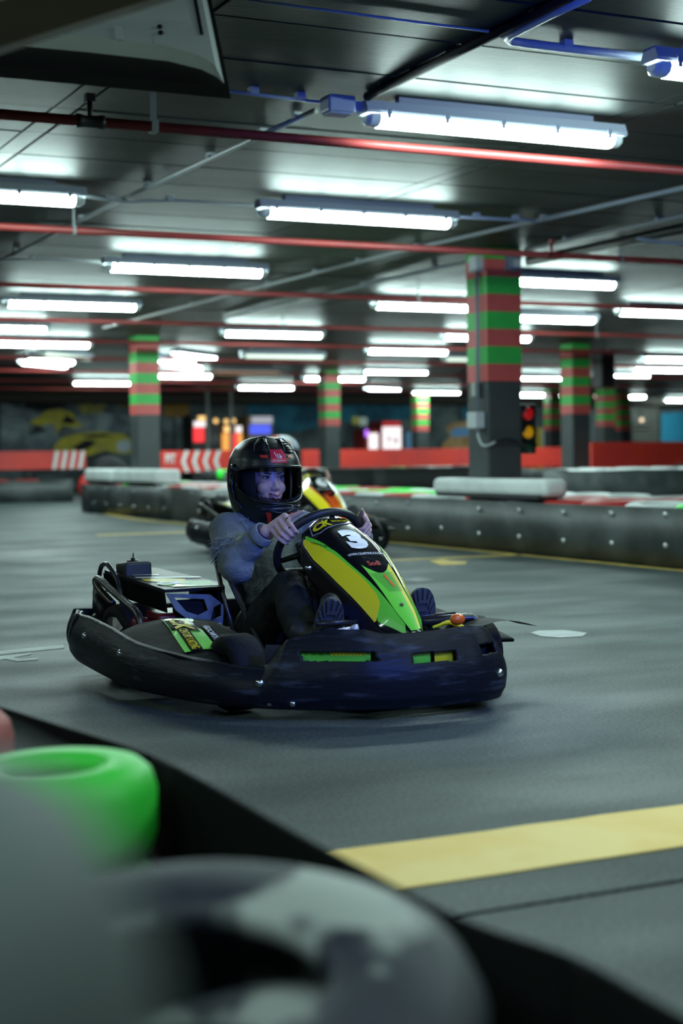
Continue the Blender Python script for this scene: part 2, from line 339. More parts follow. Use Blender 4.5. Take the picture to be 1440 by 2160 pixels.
t = thing('signal_cable', 'black cable looping from the column junction box to the traffic light', 'cable', c1p(-.1, -.2, .95)); MB().tube(catmull([(-.02, -.02, 0), (.07, -.03, .02), (.2, -.02, .0), (.30, .05, -.02), (.34, .075, -.04)], 6), .012).build('cable_sheath', m_blk, t)
sp = atq(1273, 782, 23.2); t = thing('loudspeaker', 'black loudspeaker hanging from the ceiling beside the right-hand column', 'loudspeaker', sp)
MB().box((0, 0, 0), (.3, .3, .62), ch=.02).build('cabinet', m_blk, t); MB().box((0, -.155, 0), (.26, .012, .56)).build('grille', mat('grille', (.02, .022, .024), .8), t); MB().tube([(0, 0, .3), (0, 0, ZC-sp.z)], .02).build('hanger', m_blk, t)

# ---------------------------------------------------------------- ceiling lights
ZL = 2.57
m_cover = mat('lit_cover', (.9, .95, .95), .4, emit=LAMP, ecol=(.74, 1, .95)); m_warm = mat('dim_cover', (.8, .7, .5), .4, emit=.9, ecol=(1, .72, .42)); m_pale = mat('soft_cover', (.8, .9, .8), .4, emit=1.1, ecol=(.8, .95, .8))
m_end = mat('clear_end', (.8, .86, .82), .25, spec=.5); m_house = mat('light_housing', (.36, .40, .46), .5); m_clip = mat('clip', (.2, .23, .3), .5)
def cover_mesh(Lh, cm):
    b = MB(); prof = [(-.055, .02), (-.062, 0), (-.05, -.028), (-.02, -.042), (.02, -.042), (.05, -.028), (.062, 0), (.055, .02)]
    xs = [(-Lh, .55), (-Lh+.02, .9), (-Lh+.07, 1), (Lh-.07, 1), (Lh-.02, .9), (Lh, .55)]; n = len(prof)
    vs = [(x, y*k, z*k) for x, k in xs for y, z in prof]
    for i in range(5): b.add([vs[i*n+k] for k in range(n)]+[vs[(i+1)*n+k] for k in range(n)], [(k, k+1, n+k+1, n+k) for k in range(n-1)], 0 if i == 2 else 1, True)
    b.add(vs[:n], [tuple(range(n))], 1); b.add(vs[-n:], [tuple(range(n))], 1)
    me = b.mesh('cover'); me.materials.append(cm); me.materials.append(m_end); return me
covers = {}
hs = MB(); hp = [(-.058, .02), (-.062, .035), (-.04, .085), (.04, .085), (.062, .035), (.058, .02)]
hs.add([(x, y, z) for x in (-.8, .8) for y, z in hp], [(k, (k+1) % 6, 6+(k+1) % 6, 6+k) for k in range(6)]+[tuple(range(6)), tuple(range(6, 12))]); me_house = hs.mesh('housing'); me_house.materials.append(m_house)
me_clip = MB().box((0, 0, 0), (.028, .138, .03)).box((0, -.066, -.02), (.022, .008, .03)).box((0, .066, -.02), (.022, .008, .03)).mesh('clip'); me_clip.materials.append(m_clip)
def light(c, label, along=0, kind='lit', near=False, Lh=.8):
    t = thing('ceiling_light', label, 'ceiling light', (c.x, c.y, ZL), along, 'fluorescent ceiling lights')
    if (kind, Lh) not in covers: covers[(kind, Lh)] = cover_mesh(Lh-.01, {'lit': m_cover, 'warm': m_warm, 'pale': m_pale}[kind])
    o = inst(covers[(kind, Lh)], 'light_cover', t); h = inst(me_house, 'housing', t); h.scale.x = Lh/.8
    if near:
        for k in range(5): inst(me_clip, 'clip', t, ((-.68+.34*k)*Lh/.8, 0, .03))
    s_ = MB().box((0, 0, .1), (1.2*Lh/.8, .05, .045)).build('mount', m_clip, t)
    return t
def lr(px, py, side, n=0): c = at(px, py, ZL); c.x += -.81 if side == 'R' else .81; return c
def lc(a, b): return (at(*a, ZL)+at(*b, ZL))/2
LG = [
 (lc((752, 255), (1325, 293)), 'largest, nearest lit ceiling light, blue-lit housing, above the first red pipe', 1),
 (lr(1365, 140, 'L'), 'lit ceiling light cut by the right edge, fed by the blue bent conduit', 1),
 (lr(182, 424, 'R'), 'lit ceiling light cut off by the left edge between first and second red pipes', 1),
 (lc((540, 447), (965, 470)), 'lit ceiling light in the middle, between the first and second red pipes', 1),
 (lc((213, 562), (567, 576)), 'lit ceiling light at left centre, between the second and third red pipes', 1),
 (lc((0, 640), (300, 648)), 'lit ceiling light touching the left edge just below the third red pipe', 1),
 (lr(1305, 602, 'R'), 'upper of two lit lights running out behind the nearest column to its right', 1),
 (lr(780, 643, 'L'), 'lit ceiling light ending behind the left side of the nearest column', 1),
 (lr(1295, 657, 'L'), 'lit ceiling light cut off by the right edge, level with the nearest column stripes', 1),
 (lr(1260, 676, 'R'), 'lower of two lit lights running out behind the nearest column to its right', 0),
 (lc((465, 702), (683, 708)), 'lit ceiling light above and left of the helmet, below the fourth red pipe', 0),
 (lr(108, 695, 'R'), 'short visible end of a lit light at left edge, upper of a stacked pair', 0),
 (lr(197, 728, 'R'), 'lit light at the left edge, lower of a stacked pair above the mural', 0),
 (lc((930, 710), (1120, 715)), 'lit light passing behind the nearest column, both ends just showing', 0),
 (lc((772, 738), (942, 745)), 'lit light left of the nearest column, between fourth and fifth red pipes', 0),
 (lc((515, 748), (677, 755)), 'soft pale ceiling light above the driver, duller than its neighbours', 0, 'pale'),
 (lr(930, 757, 'L'), 'dull pale light half hidden behind the left of the nearest column', 0, 'pale'),
 (lc((450, 785), (588, 787)), 'thin warm yellow ceiling light right of the left-hand column', 0, 'warm'),
 (lr(148, 807, 'L'), 'lit light low above the yellow car mural, ending at the left-hand column', 0),
 (at(375, 793, ZL), 'lit light starting behind the right side of the left-hand column', 0),
 (at(560, 818, ZL), 'lit light just above and left of the helmet, upper of a pair', 0),
 (at(570, 842, ZL+.02), 'lit light right over the helmet, lower of a pair', 0),
 (at(705, 799, ZL), 'lit light passing behind the middle-distance striped column', 0),
 (at(833, 786, ZL), 'lit light right of the middle-distance column, nearer of two there', 0),
 (at(919, 827, ZL), 'lit light over the farthest narrow column', 0),
 (at(985, 850, ZL+.03), 'small far lit light at the left edge of the nearest column, lowest there', 0),
 (at(1146, 797, ZL), 'lit light in the gap between nearest and right-hand columns, upper one', 0),
 (at(1138, 833, ZL), 'lit light in the gap between nearest and right-hand columns, lower one', 0),
 (at(1311, 794, ZL), 'short lit light right of the black loudspeaker', 0),
 (at(1318, 837, ZL), 'short lit light right of the small far column at the right', 0),
 (lr(1352, 757, 'L'), 'upper long lit light cut off by the right edge above the red board', 0),
 (lr(1330, 779, 'L'), 'lower long lit light cut off by the right edge above the red board', 0),
 (at(1402, 862, ZL+.03), 'lowest far lit light at the right, over the shutter', 0),
 (at(1440, 843, ZL+.02), 'far lit light cut by the right edge, second lowest there', 0)]
for r in LG: light(r[0], r[1], 0, r[3] if len(r) > 3 else 'lit', bool(r[2]))
for i, (a, lab) in enumerate([((92, 768), 'lit light turned end-on at the far left, nearest of three'), ((104, 760), 'lit light turned end-on at the far left, second of three'), ((140, 751), 'dim end-on light at the far left, last of three, under the fourth pipe'), ((366, 762), 'lit light turned end-on touching the right side of the left-hand column'), ((410, 752), 'lit light turned end-on right of the left-hand column, upper one'), ((385, 773), 'lit light turned end-on right of the left-hand column, lower one'), ((807, 822), 'lit light turned slightly end-on between middle column and nearest column')]):
    c = at(*a, ZL); light(c, lab, rad(28 if i == 6 else 43), 'pale' if i == 2 else 'lit')

# ---------------------------------------------------------------- pipes and conduits under the ceiling
m_pipe = mat('red_pipe', (.32, .042, .038), .42, col2=(.24, .035, .032), scale=3, spec=.5); m_cond = mat('steel_conduit', (.28, .31, .32), .42); m_cblue = mat('conduit_pale', (.30, .36, .5), .45); m_steel = mat('steel', (.45, .47, .5), .3, .9)
ordn = ['first', 'second', 'third', 'fourth', 'fifth', 'sixth', 'seventh', 'eighth', 'ninth']
for k, q in enumerate([7.5, 11.1, 14.75, 18.35, 21.5, 25.2, 28.9, 32.6, 36.3]):
    z = 2.5; t = thing('ceiling_pipe', f'{ordn[k]} red sprinkler pipe under the ceiling counted from the camera', 'pipe', (17, q, z), group='red sprinkler pipes')
    MB().tube([(-24, 0, 0), (24, 0, 0)], .026, 12).build('pipe', m_pipe, t)
    for i in range(14):
        x = -16.2+2.4*i
        if not visible(17+x, q, z): continue
        if k == 0: continue
        if k < 4 and i % 2: MB().box((x, 0, .1), (.014, .008, .2)).box((x, 0, 0), (.02, .058, .058)).build('hanger', m_cond, t)
        if k == 1 and i % 3 == 0: MB().lathe([(.0, -.07), (.034, -.07), (.034, -.05), (.03, -.04), (.03, .04), (.034, .05), (.034, .07), (0, .07)], (x-.7, 0, 0), (1, 0, 0), 12).tube([(x-.7, 0, 0), (x-.7, 0, .1)], .014).box((x-.7, 0, .115), (.04, .04, .03)).build('fitting', m_pipe, t)
    if k == 0:
        x = at(333, 262, z).x-17; MB().box((x, 0, .1), (.03, .012, .2)).box((x, 0, 0), (.035, .06, .062)).build('hanger', m_cond, t)
        x = at(192, 255, z).x-17; MB().lathe([(.0, -.07), (.036, -.07), (.036, -.05), (.031, -.04), (.031, .04), (.036, .05), (.036, .07), (0, .07)], (x, 0, 0), (1, 0, 0), 12).tube([(x, 0, 0), (x, 0, .1)], .014).box((x, 0, .115), (.045, .045, .04)).build('valve', m_blk, t)
def run(name, label, cat, pts, r, m, clips=0):
    P = [Vector(p) for p in pts]; t = thing(name, label, cat, P[0])
    MB().tube([p-P[0] for p in P], r, 10).build('pipe_run', m, t)
    for i in range(clips):
        u = (i+.5)/clips*(len(P)-1); a = int(u); p = P[a].lerp(P[min(a+1, len(P)-1)], u-a)-P[0]
        MB().box(p+Vector((0, 0, .018)), (.045, .045, .035)).build('clip', m, t)
    return t
zc = 2.655
run('ceiling_conduit', 'long steel conduit running back along the ceiling from the top centre', 'conduit', [(3.4, 14.6, zc), (3.4, 10.6, zc), (3.45, 8.4, zc), (3.47, 7.5, zc)], .016, m_cond, 6)
run('ceiling_conduit', 'steel conduit crossing the second red pipe toward the right edge', 'conduit', [(6.45, 21, zc), (6.5, 14.9, zc), (6.54, 12.4, zc), (6.9, 7.6, zc)], .018, m_cond, 8)
run('ceiling_conduit', 'steel conduit meeting the top of the nearest striped column', 'conduit', [(7.5, 19, zc), (7.46, 12.6, zc)], .018, m_cond, 4)
run('ceiling_conduit', 'steel conduit running right from the nearest column top under a cable bundle', 'conduit', [(7.55, 11.9, zc), (7.65, 8.2, zc)], .02, m_cond, 3)
run('cable_tray', 'dark cable tray with blue-lit cables at the right edge under the ceiling', 'cable tray', [(7.9, 12.4, zc-.03), (7.95, 8.2, zc-.03)], .045, m_blk, 3)
for k, (a, c, lab) in enumerate([((7.8, 10.6), (8.5, 8.9), 'pale loose cable hanging beside the dark cable tray, upper one'), ((8.75, 10.2), (9.4, 8.9), 'pale loose cable hanging beside the dark cable tray, lower one')]):
    run('loose_cable', lab, 'cable', catmull([(a[0], a[1], 2.6), (a[0]+.2, a[1]-.4, 2.52), (c[0]-.2, c[1]+.3, 2.5), (c[0], c[1], 2.57)], 6), .014, m_cblue)
run('bent_conduit', 'blue-lit bent conduit feeding the top right light', 'conduit', [at(1240, -6, zc), at(1165, 28, zc), at(1106, 58, zc), at(1078, 72, zc), at(1070, 80, zc), at(1078, 87, zc), at(1120, 93, zc), at(1230, 106, zc), at(1385, 123, zc)], .02, m_cblue, 3)
run('thin_wire', 'thin blue-lit wire across the ceiling at the top centre', 'wire', [at(520, 0, 2.675), at(1060, 70, 2.675)], .006, m_cblue)
run('thin_conduit', 'thin blue-lit conduit from the hanging screen corner to the junction box', 'conduit', [at(484, 193, zc), at(680, 216, zc)], .009, m_cblue, 2)
run('feed_conduit', 'conduit joining the two lights below the first red pipe', 'conduit', [at(182, 414, 2.63), at(225, 420, 2.63), at(262, 427, 2.63), at(320, 424, 2.63), at(370, 423, 2.63), at(545, 433, 2.63)], .012, m_cond, 2)
run('feed_conduit', 'blue-lit conduit from the middle light to its small end box', 'conduit', [at(962, 457, 2.63), at(1128, 466, 2.63)], .014, m_cblue, 2)
run('feed_conduit', 'thin conduit running in from the left edge to the left centre light', 'conduit', [at(0, 549, 2.63), at(70, 546, 2.63), at(215, 553, 2.63)], .014, m_cond, 1)
t = thing('junction_box', 'grey ceiling junction box left of the largest light', 'junction box', at(712, 222, 2.63)); MB().box((0, 0, 0), (.15, .12, .085), ch=.012).build('box_body', m_cblue, t); MB().box((.1, 0, 0), (.06, .05, .05)).build('gland', m_cblue, t); MB().box((0, 0, -.045), (.12, .09, .012)).build('lid', m_cblue, t)
# dark track beam along the ceiling beside the long conduit
run('dark_rail', 'dark rail with cable clips running to the top centre beside the steel conduit', 'rail', [(3.6, 7.15, 2.665), (3.56, 5.0, 2.665)], .024, mat('rail_black', (.006, .006, .007), .7, spec=.1), 6)
# ---------------------------------------------------------------- go-karts (local axes: x forward, y to the driver's left, z up)
m_bump = mat('scuffed_bumper', (.008, .0095, .012), .42, col2=(.07, .08, .095), scale=10, bump=.13, bscale=16, stretch=(.7, .7, 4), mix=(.56, .82), spec=.16, detail=9)
m_pod = mat('dull_black_plastic', (.004, .0045, .0045), .55, col2=(.013, .013, .010), scale=9, bump=.12, mix=(.5, .75), spec=.04); m_rub = mat('tyre_rubber', (.014, .015, .019), .65, bump=.2, bscale=40, spec=.08); m_tube = mat('black_tube', (.03, .03, .032), .28, .3); m_iron = mat('worn_steel', (.16, .15, .14), .35, .85, col2=(.08, .07, .06), scale=20)
m_alu = mat('scuffed_aluminium', (.32, .36, .38), .5, .55, col2=(.18, .21, .22), scale=14, mix=(.4, .65)); m_dark = mat('dark_metal', (.015, .015, .017), .4, .4); m_redm = mat('red_engine', (.16, .01, .012), .4); m_seat = mat('seat_shell', (.01, .011, .013), .22); m_chrome = mat('chrome', (.7, .72, .76), .15, 1)
m_lime = mat('lime_print', (.17, .74, .05), .28, clear=.4); m_yelp = mat('yellow_print', (.9, .76, .02), .28, clear=.4); m_wp = mat('white_print', (.8, .82, .86), .3, clear=.4); m_gloss = mat('gloss_black', (.008, .008, .009), .12, clear=1.); m_redp = mat('red_print', (.5, .02, .02), .3, clear=.4); m_org = mat('orange_print', (.85, .14, .015), .28, clear=.4); m_blup = mat('blue_print', (.02, .06, .4), .3); m_dgr = mat('dark_green_print', (.05, .26, .02), .35)
NEAR = [(-.065, -.1), (-.085, -.22), (-.135, -.35), (-.235, -.49), (-.33, -.595), (-.47, -.69), (-.68, -.75), (-1.0, -.79), (-1.4, -.765), (-1.65, -.74), (-1.80, -.68), (-1.87, -.56)]
_cf, _sf, _yc = math.cos(rad(14)), math.sin(rad(14)), -.24
def mirror(p): x, y = _cf*p[0]-_sf*p[1], _sf*p[0]+_cf*p[1]-_yc; y = -y+_yc; return (_cf*x+_sf*y, -_sf*x+_cf*y)
FAR = [mirror(p) for p in NEAR[:6]]+[(-.42, .47), (-1.0, .62), (-1.4, .64), (-1.65, .62), (-1.80, .56), (-1.87, .46)]
FFRONT = [(-.060, .0), (-.063, .08), (-.105, .18), (-.185, .232), (-.30, .285), (-.42, .34)]
def smooth_line(P, n=8): return [Vector((v.x, v.y, 0)) for v in catmull([(x, y, 0) for x, y in P], n)]
FT = Vector((-.93, 0, .628)); FB = Vector((-.335, 0, .245)); FN = Vector((.536, 0, .844))
VK = [0, .05, .15, .3, .5, .7, .85, 1]; OWK = [.07, .118, .15, .16, .138, .110, .092, .04]; DMK = [.03, .045, .055, .06, .06, .055, .05, .03]
def fairing(u, v, e=0.):
    v = max(0, min(1, v)); ow = float(np.interp(v, VK, OWK)); dm = float(np.interp(v, VK, DMK)); a = abs(u)
    return FT+(FB-FT)*v+FN*(.035*math.sin(PI*v)+e-.012*a*a-dm*max(0, (a-.42)/.58)**1.25)+Vector((0, u*ow, 0))
def pod_z(x, y):
    zx = float(np.interp(x, [-1.36, -1.30, -1.22, -1.12, -1.05, -.95, -.8, -.68, -.53], [.185, .215, .25, .268, .268, .255, .230, .207, .175])); g = float(np.interp(-y, [.42, .50, .58, .64, .70, .75, .80], [.88, .96, 1, .95, .72, .42, .15])); return .165+(zx-.165)*g
def wall_strip(mb, path, ztop, zbot, inset, nz, holes=(), mi=0):   # an upright plastic wall along a path; holes: (t0, t1, z0, z1)
    n = len(path); L_ = [0.]
    for i in range(1, n): L_.append(L_[-1]+(path[i]-path[i-1]).length)
    C0 = Vector((-.9, 0, 0)); vs = []
    for j in range(nz):
        k = j/(nz-1)
        for i in range(n):
            p = path[i]; zt, zb = ztop(i/(n-1), p), zbot(i/(n-1), p); z = lerp(zb, zt, k)
            t = (path[min(i+1, n-1)]-path[max(i-1, 0)]).normalized(); nn = Vector((t.y, -t.x, 0))
            if nn.dot(p-C0) < 0: nn = -nn
            prof = -inset*max(0, (k-.35)/.65)**1.6 + .012*math.sin(k*PI)-.012*max(0, .15-k)/.15
            vs.append(Vector((p.x, p.y, z))+nn*prof)
    fs = []
    for j in range(nz-1):
        for i in range(n-1):
            c = (vs[j*n+i]+vs[(j+1)*n+i+1])/2
            if any(y0 < c.y < y1 and zz0+s_*(c.y-y0) < c.z < zz1+s_*(c.y-y0) for y0, y1, zz0, zz1, s_ in holes): continue
            fs.append((j*n+i, j*n+i+1, (j+1)*n+i+1, (j+1)*n+i))
    mb.add(vs, fs, mi, True); return mb
def thick(o, t, off=-1):
    m = o.modifiers.new('thickness', 'SOLIDIFY'); m.thickness = t; m.offset = off; return o
def make_kart(name, label, loc, rz, number, scheme, full=True):
    K_ = thing(name, label, 'go-kart', loc, rz)
    c_main, c_side, c_edge = scheme
    # floor tray and chassis
    b = MB(); b.prism([(-.30, -.2), (-.30, .2), (-.55, .32), (-1.25, .32), (-1.25, -.32), (-.55, -.32)], lambda x, y, h: Vector((x, y, h)), .035, .05); b.build('floor_tray', mat('tray', (.03, .03, .033), .4, .5), K_)
    b = MB()
    for s in (-1, 1):
        b.tube(catmull([(-.22, .18*s, .07), (-.5, .30*s, .07), (-.9, .34*s, .07), (-1.4, .36*s, .07), (-1.72, .33*s, .08)], 5), .015, 8)
        b.tube([(-.62, .30*s, .09), (-.60, .52 if s < 0 else -.38, .12)], .02, 8) if 0 else b.tube([(-.62, .30*s, .09), (-.60, -.52 if s < 0 else .38, .12)], .02, 8)
    for x, h in ((-.25, .2), (-.62, .3), (-1.2, .34), (-1.65, .34)): b.tube([(x, -h, .07), (x, h, .07)], .014, 8)
    b.build('chassis', m_tube, K_)
    # bumpers
    front = smooth_line(NEAR[5:0:-1]+[NEAR[0]]+FFRONT, 14)
    def ztf(t, p): return float(np.interp(p.y, [-.69, -.60, -.545, -.5, -.42, -.33, -.28, -.18, -.02, .06, .12, .17, .20, .25, .4], [.17, .18, .262, .28, .299, .296, .283, .281, .288, .294, .289, .272, .262, .25, .23]))
    holes = [(-.495, -.295, .203, .231, .0), (-.185, -.025, .190, .220, .0), (.068, .15, .200, .232, .0)]
    b = MB(); wall_strip(b, front, ztf, lambda t, p: .045+.02*max(0, abs(p.y)-.5), .05, 70, holes); o = b.build('front_bumper', m_bump, K_); thick(o, .012)
    inner = MB(); wall_strip(inner, [p*.93+Vector((-.075, 0, 0)) for p in smooth_line(NEAR[4:0:-1]+[NEAR[0]]+FFRONT[:5], 5)], lambda t, p: .245, lambda t, p: .15, .0, 3); inner.build('bumper_backing', mat('backing', (.01, .01, .011), .7), K_)
    if full:
        bk = lambda y, z, e=0: (lambda q: Vector((q.x, q.y, z)))(min(((p*.95+Vector((-.044+e, 0, 0))) for p in front), key=lambda p: abs(p.y-y)))
        n_ = 10
        for (ya, yb, za, zb, m_, nm) in [(-.5, -.30, .165, .236, m_lime, 'bumper_sticker'), (-.185, -.10, .17, .235, m_lime, 'bumper_sticker'), (-.088, -.02, .17, .235, m_yelp, 'bumper_sticker'), (-.41, -.31, .221, .232, m_yelp, 'sticker_stripe')]:
            d = MB(); e_ = .004 if nm == 'sticker_stripe' else 0
            for i in range(n_): y0, y1 = lerp(ya, yb, i/n_), lerp(ya, yb, (i+1)/n_); d.add([bk(y0, za, e_), bk(y1, za-.008*(e_ > 0), e_), bk(y1, zb-.008*(e_ > 0), e_), bk(y0, zb, e_)], [(0, 1, 2, 3)])
            d.build(nm, m_, K_, fix=False)
    for s in (-1, 1):
        side = smooth_line(NEAR[4:11] if s < 0 else [(-.42, .34), (-.60, .42)]+FAR[7:11], 10)
        def zts(t, p): return float(np.interp(p.x, [-1.8, -1.5, -1.2, -.95, -.66, -.5, -.40, -.33], [.25, .255, .24, .212, .195, .188, .175, .172]))
        b = MB(); wall_strip(b, side, zts, lambda t, p: float(np.interp(p.x, [-1.8, -1.4, -.9, -.3], [.085, .065, .05, .048])), .035, 14); o = b.build('side_bumper', m_bump, K_); thick(o, .011)
        # side pod dome
        def podf(u, v, s=s):
            x = lerp(-1.36, -.53, u); yo = float(np.interp(-x, [-p[0] for p in NEAR[4:10]], [p[1] for p in NEAR[4:10]]))+.02; y = lerp(yo, -.42, v)
            if s < 0: return Vector((x, y, pod_z(x, y)))
            return Vector((x, (-y)*.80-.01, pod_z(x, y)))
        b = MB(); b.grid(podf, 30, 16); o = b.build('side_pod', m_pod, K_); thick(o, .01)
        if s == -1 and full:
            # sticker on the near pod, in a skewed chart (a across from front to rear, b from inner to outer edge)
            def ch(a, k, e=.004): x = lerp(-1.087, -.684, a)+.022*k; y = lerp(-.61, -.70, a)+.11*k; return Vector((x, y, pod_z(x, y)+e))
            d = MB(); poly_on(d, [(0, 0), (.25, 0), (.5, 0), (.75, 0), (1, 0), (1, 1), (.75, .98), (.45, .98), (.25, .72), (.1, 1), (0, 1)], ch, 0, 4)
            tx = lambda x, y, e=.0065: ch(.06+.36*x+.06*y, .16+.58*y, e); tx2 = lambda x, y, e=.0065: ch(.42+.55*x, .24+.26*y, e); tx3 = lambda x, y, e=.0055: ch(.32+.70*x, 1.10+.20*y, e)
            for t_ in (tx, tx2, tx3): poly_on(d, [(-.06, -.22), (.5, -.22), (1.06, -.22), (1.06, 1.22), (.5, 1.22), (-.06, 1.22)], lambda x, y, t_=t_: t_(x, y, .005), 1, 3)
            d.build('pod_sticker', [c_main, m_gloss], K_, fix=False, label='green sticker on the near side pod')
            for s_, t_, bo_, m_ in (('CK', tx, .05, m_yelp), ('CENTURY KARTING', tx2, .02, m_yelp), ('GOCARTIT.COM', tx3, .03, m_wp)):
                d = MB(); text_on(d, s_, t_, 1, 1, bo_); d.build('pod_lettering', m_, K_, fix=False)
    rear = smooth_line(NEAR[9:]+FAR[:8:-1], 8)
    b = MB(); wall_strip(b, rear, lambda t, p: .25+.012*math.sin(40*t)*.3, lambda t, p: .09, .02, 10); thick(b.build('rear_bumper', m_bump, K_), .011)
    # bolts on the bumpers
    bm_ = MB().lathe([(0, .012), (.008, .011), (.0125, .006), (.014, 0)], (0, 0, 0), (0, 0, 1), 12).mesh('bolt'); bm_.materials.append(m_chrome)
    for s in (-1, 1):
        for x, y, z, sc_ in ((-.335, .60, .13, 1.1), (-.318, .575, .067, .8), (-.272, .53, .136, .8), (-.265, .52, .067, .8), (-1.36, .795, .198, .9), (-.98, .812, .174, .9)) if s < 0 else ((-.085, .135, .133, 1.),):
            q = Vector((x, y*s, z)); o = inst(bm_, 'bolt', K_, q); dr = Vector((q.x+.9 if abs(q.y) < .7 else .0, q.y, 0)).normalized(); o.rotation_euler = dr.to_track_quat('Z', 'Y').to_euler(); o.scale = (sc_,)*3
            if x == -.085: o.location += Vector((.016, .006, 0))
    # wheels
    for x, y, r, wd in ((-.60, -.55, .128, .12), (-.60, .40, .128, .12), (-1.64, -.50, .138, .17), (-1.64, .44, .138, .17)):
        st_ = 0
        b = MB(); h = wd/2
        b.lathe([(r*.5, -h*.8), (r*.7, -h), (r*.93, -h*.92), (r, -h*.65), (r, h*.65), (r*.93, h*.92), (r*.7, h), (r*.5, h*.8)], (x, y, r+.004), (0, 1, 0), 32); o = b.build('wheel', m_rub, K_)
        r_ = MB().lathe([(r*.5, -h*.8), (r*.46, -h*.7), (r*.42, -.01), (.03, 0), (.03, -h), (0, -h)], (x, y, r+.004), (0, 1, 0), 20).lathe([(r*.5, h*.8), (r*.46, h*.7), (r*.42, .01), (.03, 0), (.03, h), (0, h)], (x, y, r+.004), (0, 1, 0), 20).build('rim', m_dark, o)
    MB().tube([(-1.64, -.5, .142), (-1.64, .44, .142)], .018, 10).build('rear_axle', m_iron, K_)
    # steering fairing
    b = MB(); b.grid(lambda u, v: fairing(-1+2*u, v), 41, 40); o = b.build('steering_fairing', m_gloss, K_); thick(o, .004)
    b = MB()                                     # matt flanks folding under the printed front
    def flank(u, v):
        s = -1 if u < .5 else 1; k = (.5-u)*2 if u < .5 else (u-.5)*2; vv = .02+.96*v; p = fairing(s, vv); dp = (.075+.05*math.sin(PI*min(1, vv*1.1)))*k; return p-FN*dp*.85-Vector((.35*dp, s*.35*dp, 0))
    for s in (0, 1): b.grid(lambda u, v, s=s: flank(u*.499 if s == 0 else .501+.499*u, v), 6, 30)
    b.grid(lambda u, v: fairing(-1+2*u, .0)-FN*.09*v-Vector((.03*v, 0, 0)), 20, 4)
    o = b.build('fairing_flank', mat('flank_plastic', (.03, .028, .028), .45, spec=.3), K_); thick(o, .004)
    E_ = .002
    fc = lambda e: (lambda u, v: fairing(u, v, e))
    d = MB(); lim = [[.10, .14, .20, .33, .45, .58, .70, .76, .82, .97], [-.94, -.90, -.80, -.68, -.63, -.575, -.56, -.62, -.93, -.72]]
    UL = lambda v: float(np.interp(v, *lim)); UR = lambda v: float(np.interp(v, [.10, .17, .24, .34, .45, .57, .70, .83, .93, .97], [-.90, -.76, -.68, -.61, -.585, -.53, -.47, -.42, -.44, -.66]))
    for s in (1, -1):
        d.grid(lambda a, k: fairing(s*lerp(-.985, UL(lerp(.12, .82, k)), a), lerp(.12, .82, k), E_), 6, 40, 1)
        d.grid(lambda a, k: fairing(s*lerp(UL(lerp(.10, .97, k)), max(UR(lerp(.10, .97, k)), UL(lerp(.10, .97, k))), a), lerp(.10, .97, k), E_), 5, 44, 0)
    vt = lambda u: .50+.075*max(0, 1-(u/.4)**2)
    d.grid(lambda a, k: fairing(lerp(-.40, .27, a), lerp(vt(lerp(-.40, .27, a)), .975, k), E_), 12, 30, 0); d.grid(lambda a, k: fairing(lerp(.27, .41, a), lerp(vt(lerp(.27, .41, a)), .965, k), E_), 5, 30, 1)
    if full:
        for i in range(16): v = .575+.009*i; poly_on(d, [(-.36+.012*i, v), (.34, v), (.34, v+.003), (-.36+.012*i, v+.003)], fc(E_+.0012), 3, 2)
    d.build('fairing_print', [c_main, c_side, m_gloss, m_dgr if number == '3' else m_redp], K_, fix=False, label='coloured print on the steering fairing')
    d = MB(); poly_on(d, [(-.985, .06), (-.90, .045), (-.9, .09), (-.985, .13)], fc(E_), 0, 2)
    for s in (1,): d.tube([fairing(.88, .02+.5*i/20, .001) for i in range(21)], .0025, 6, 0)
    d.build('fairing_edge', c_edge, K_, fix=False)
    # writing: words run from the kart's right (screen left) to its left; x of the chart is u, y is -v
    m_out = mat('outline_grey', (.35, .38, .42), .3)
    def line(nm, s, u0, u1, v0, v1, e, m_, bold=.03, skew=0): d = MB(); text_on(d, s, lambda x, y: fairing(u0+(u1-u0)*x, v1-(v1-v0)*y+skew*x, e), 1, 1, bold); return d.build(nm, m_, K_, fix=False)
    line('race_number', number, -.26, .26, .17, .365, E_+.001, m_wp, .07); line('web_address', 'WWW.CKARTING.CO.ZA', -.50, .42, .40, .42, E_+.001, m_wp, .015)
    if full:
        d = MB(); poly_on(d, [(-.80, .055), (-.42, .045), (-.40, .035), (.1, .035), (.52, .04), (.56, .085), (.2, .105), (-.1, .115), (-.60, .155), (-.78, .14)], fc(E_+.0004), 0, 4); poly_on(d, [(-.78, .062), (-.41, .05), (-.38, .04), (.1, .04), (.5, .045), (.54, .08), (.2, .10), (-.12, .11), (-.60, .148), (-.76, .135)], fc(E_+.0011), 1, 4)
        d.build('logo_outline', [m_out, m_gloss], K_, fix=False)
        line('web_address', 'KOSKARTING.COM', -.86, -.68, .165, .185, E_+.0015, m_gloss, .02, .10)
    line('logo', 'CK', -.74, -.20, .062, .125, E_+.0018, m_yelp, .06, -.012); line('logo', 'CENTURY KARTING', -.18, .50, .062, .082, E_+.0018, m_yelp, .02)
    line('top_letters', 'SA', -.08, .08, .012, .03, E_+.001, m_yelp, .03); line('signature', 'Sodi', -.20, .16, .475, .515, E_+.001, m_redp, .03)
    for pol in ([(-.02, .60), (.05, .585), (.10, .63), (.03, .64)], [(.03, .645), (.11, .635), (.17, .68), (.08, .685)]): d = MB(); poly_on(d, pol, fc(E_+.002), 0, 1); d.build('flame_print', m_org, K_, fix=False)
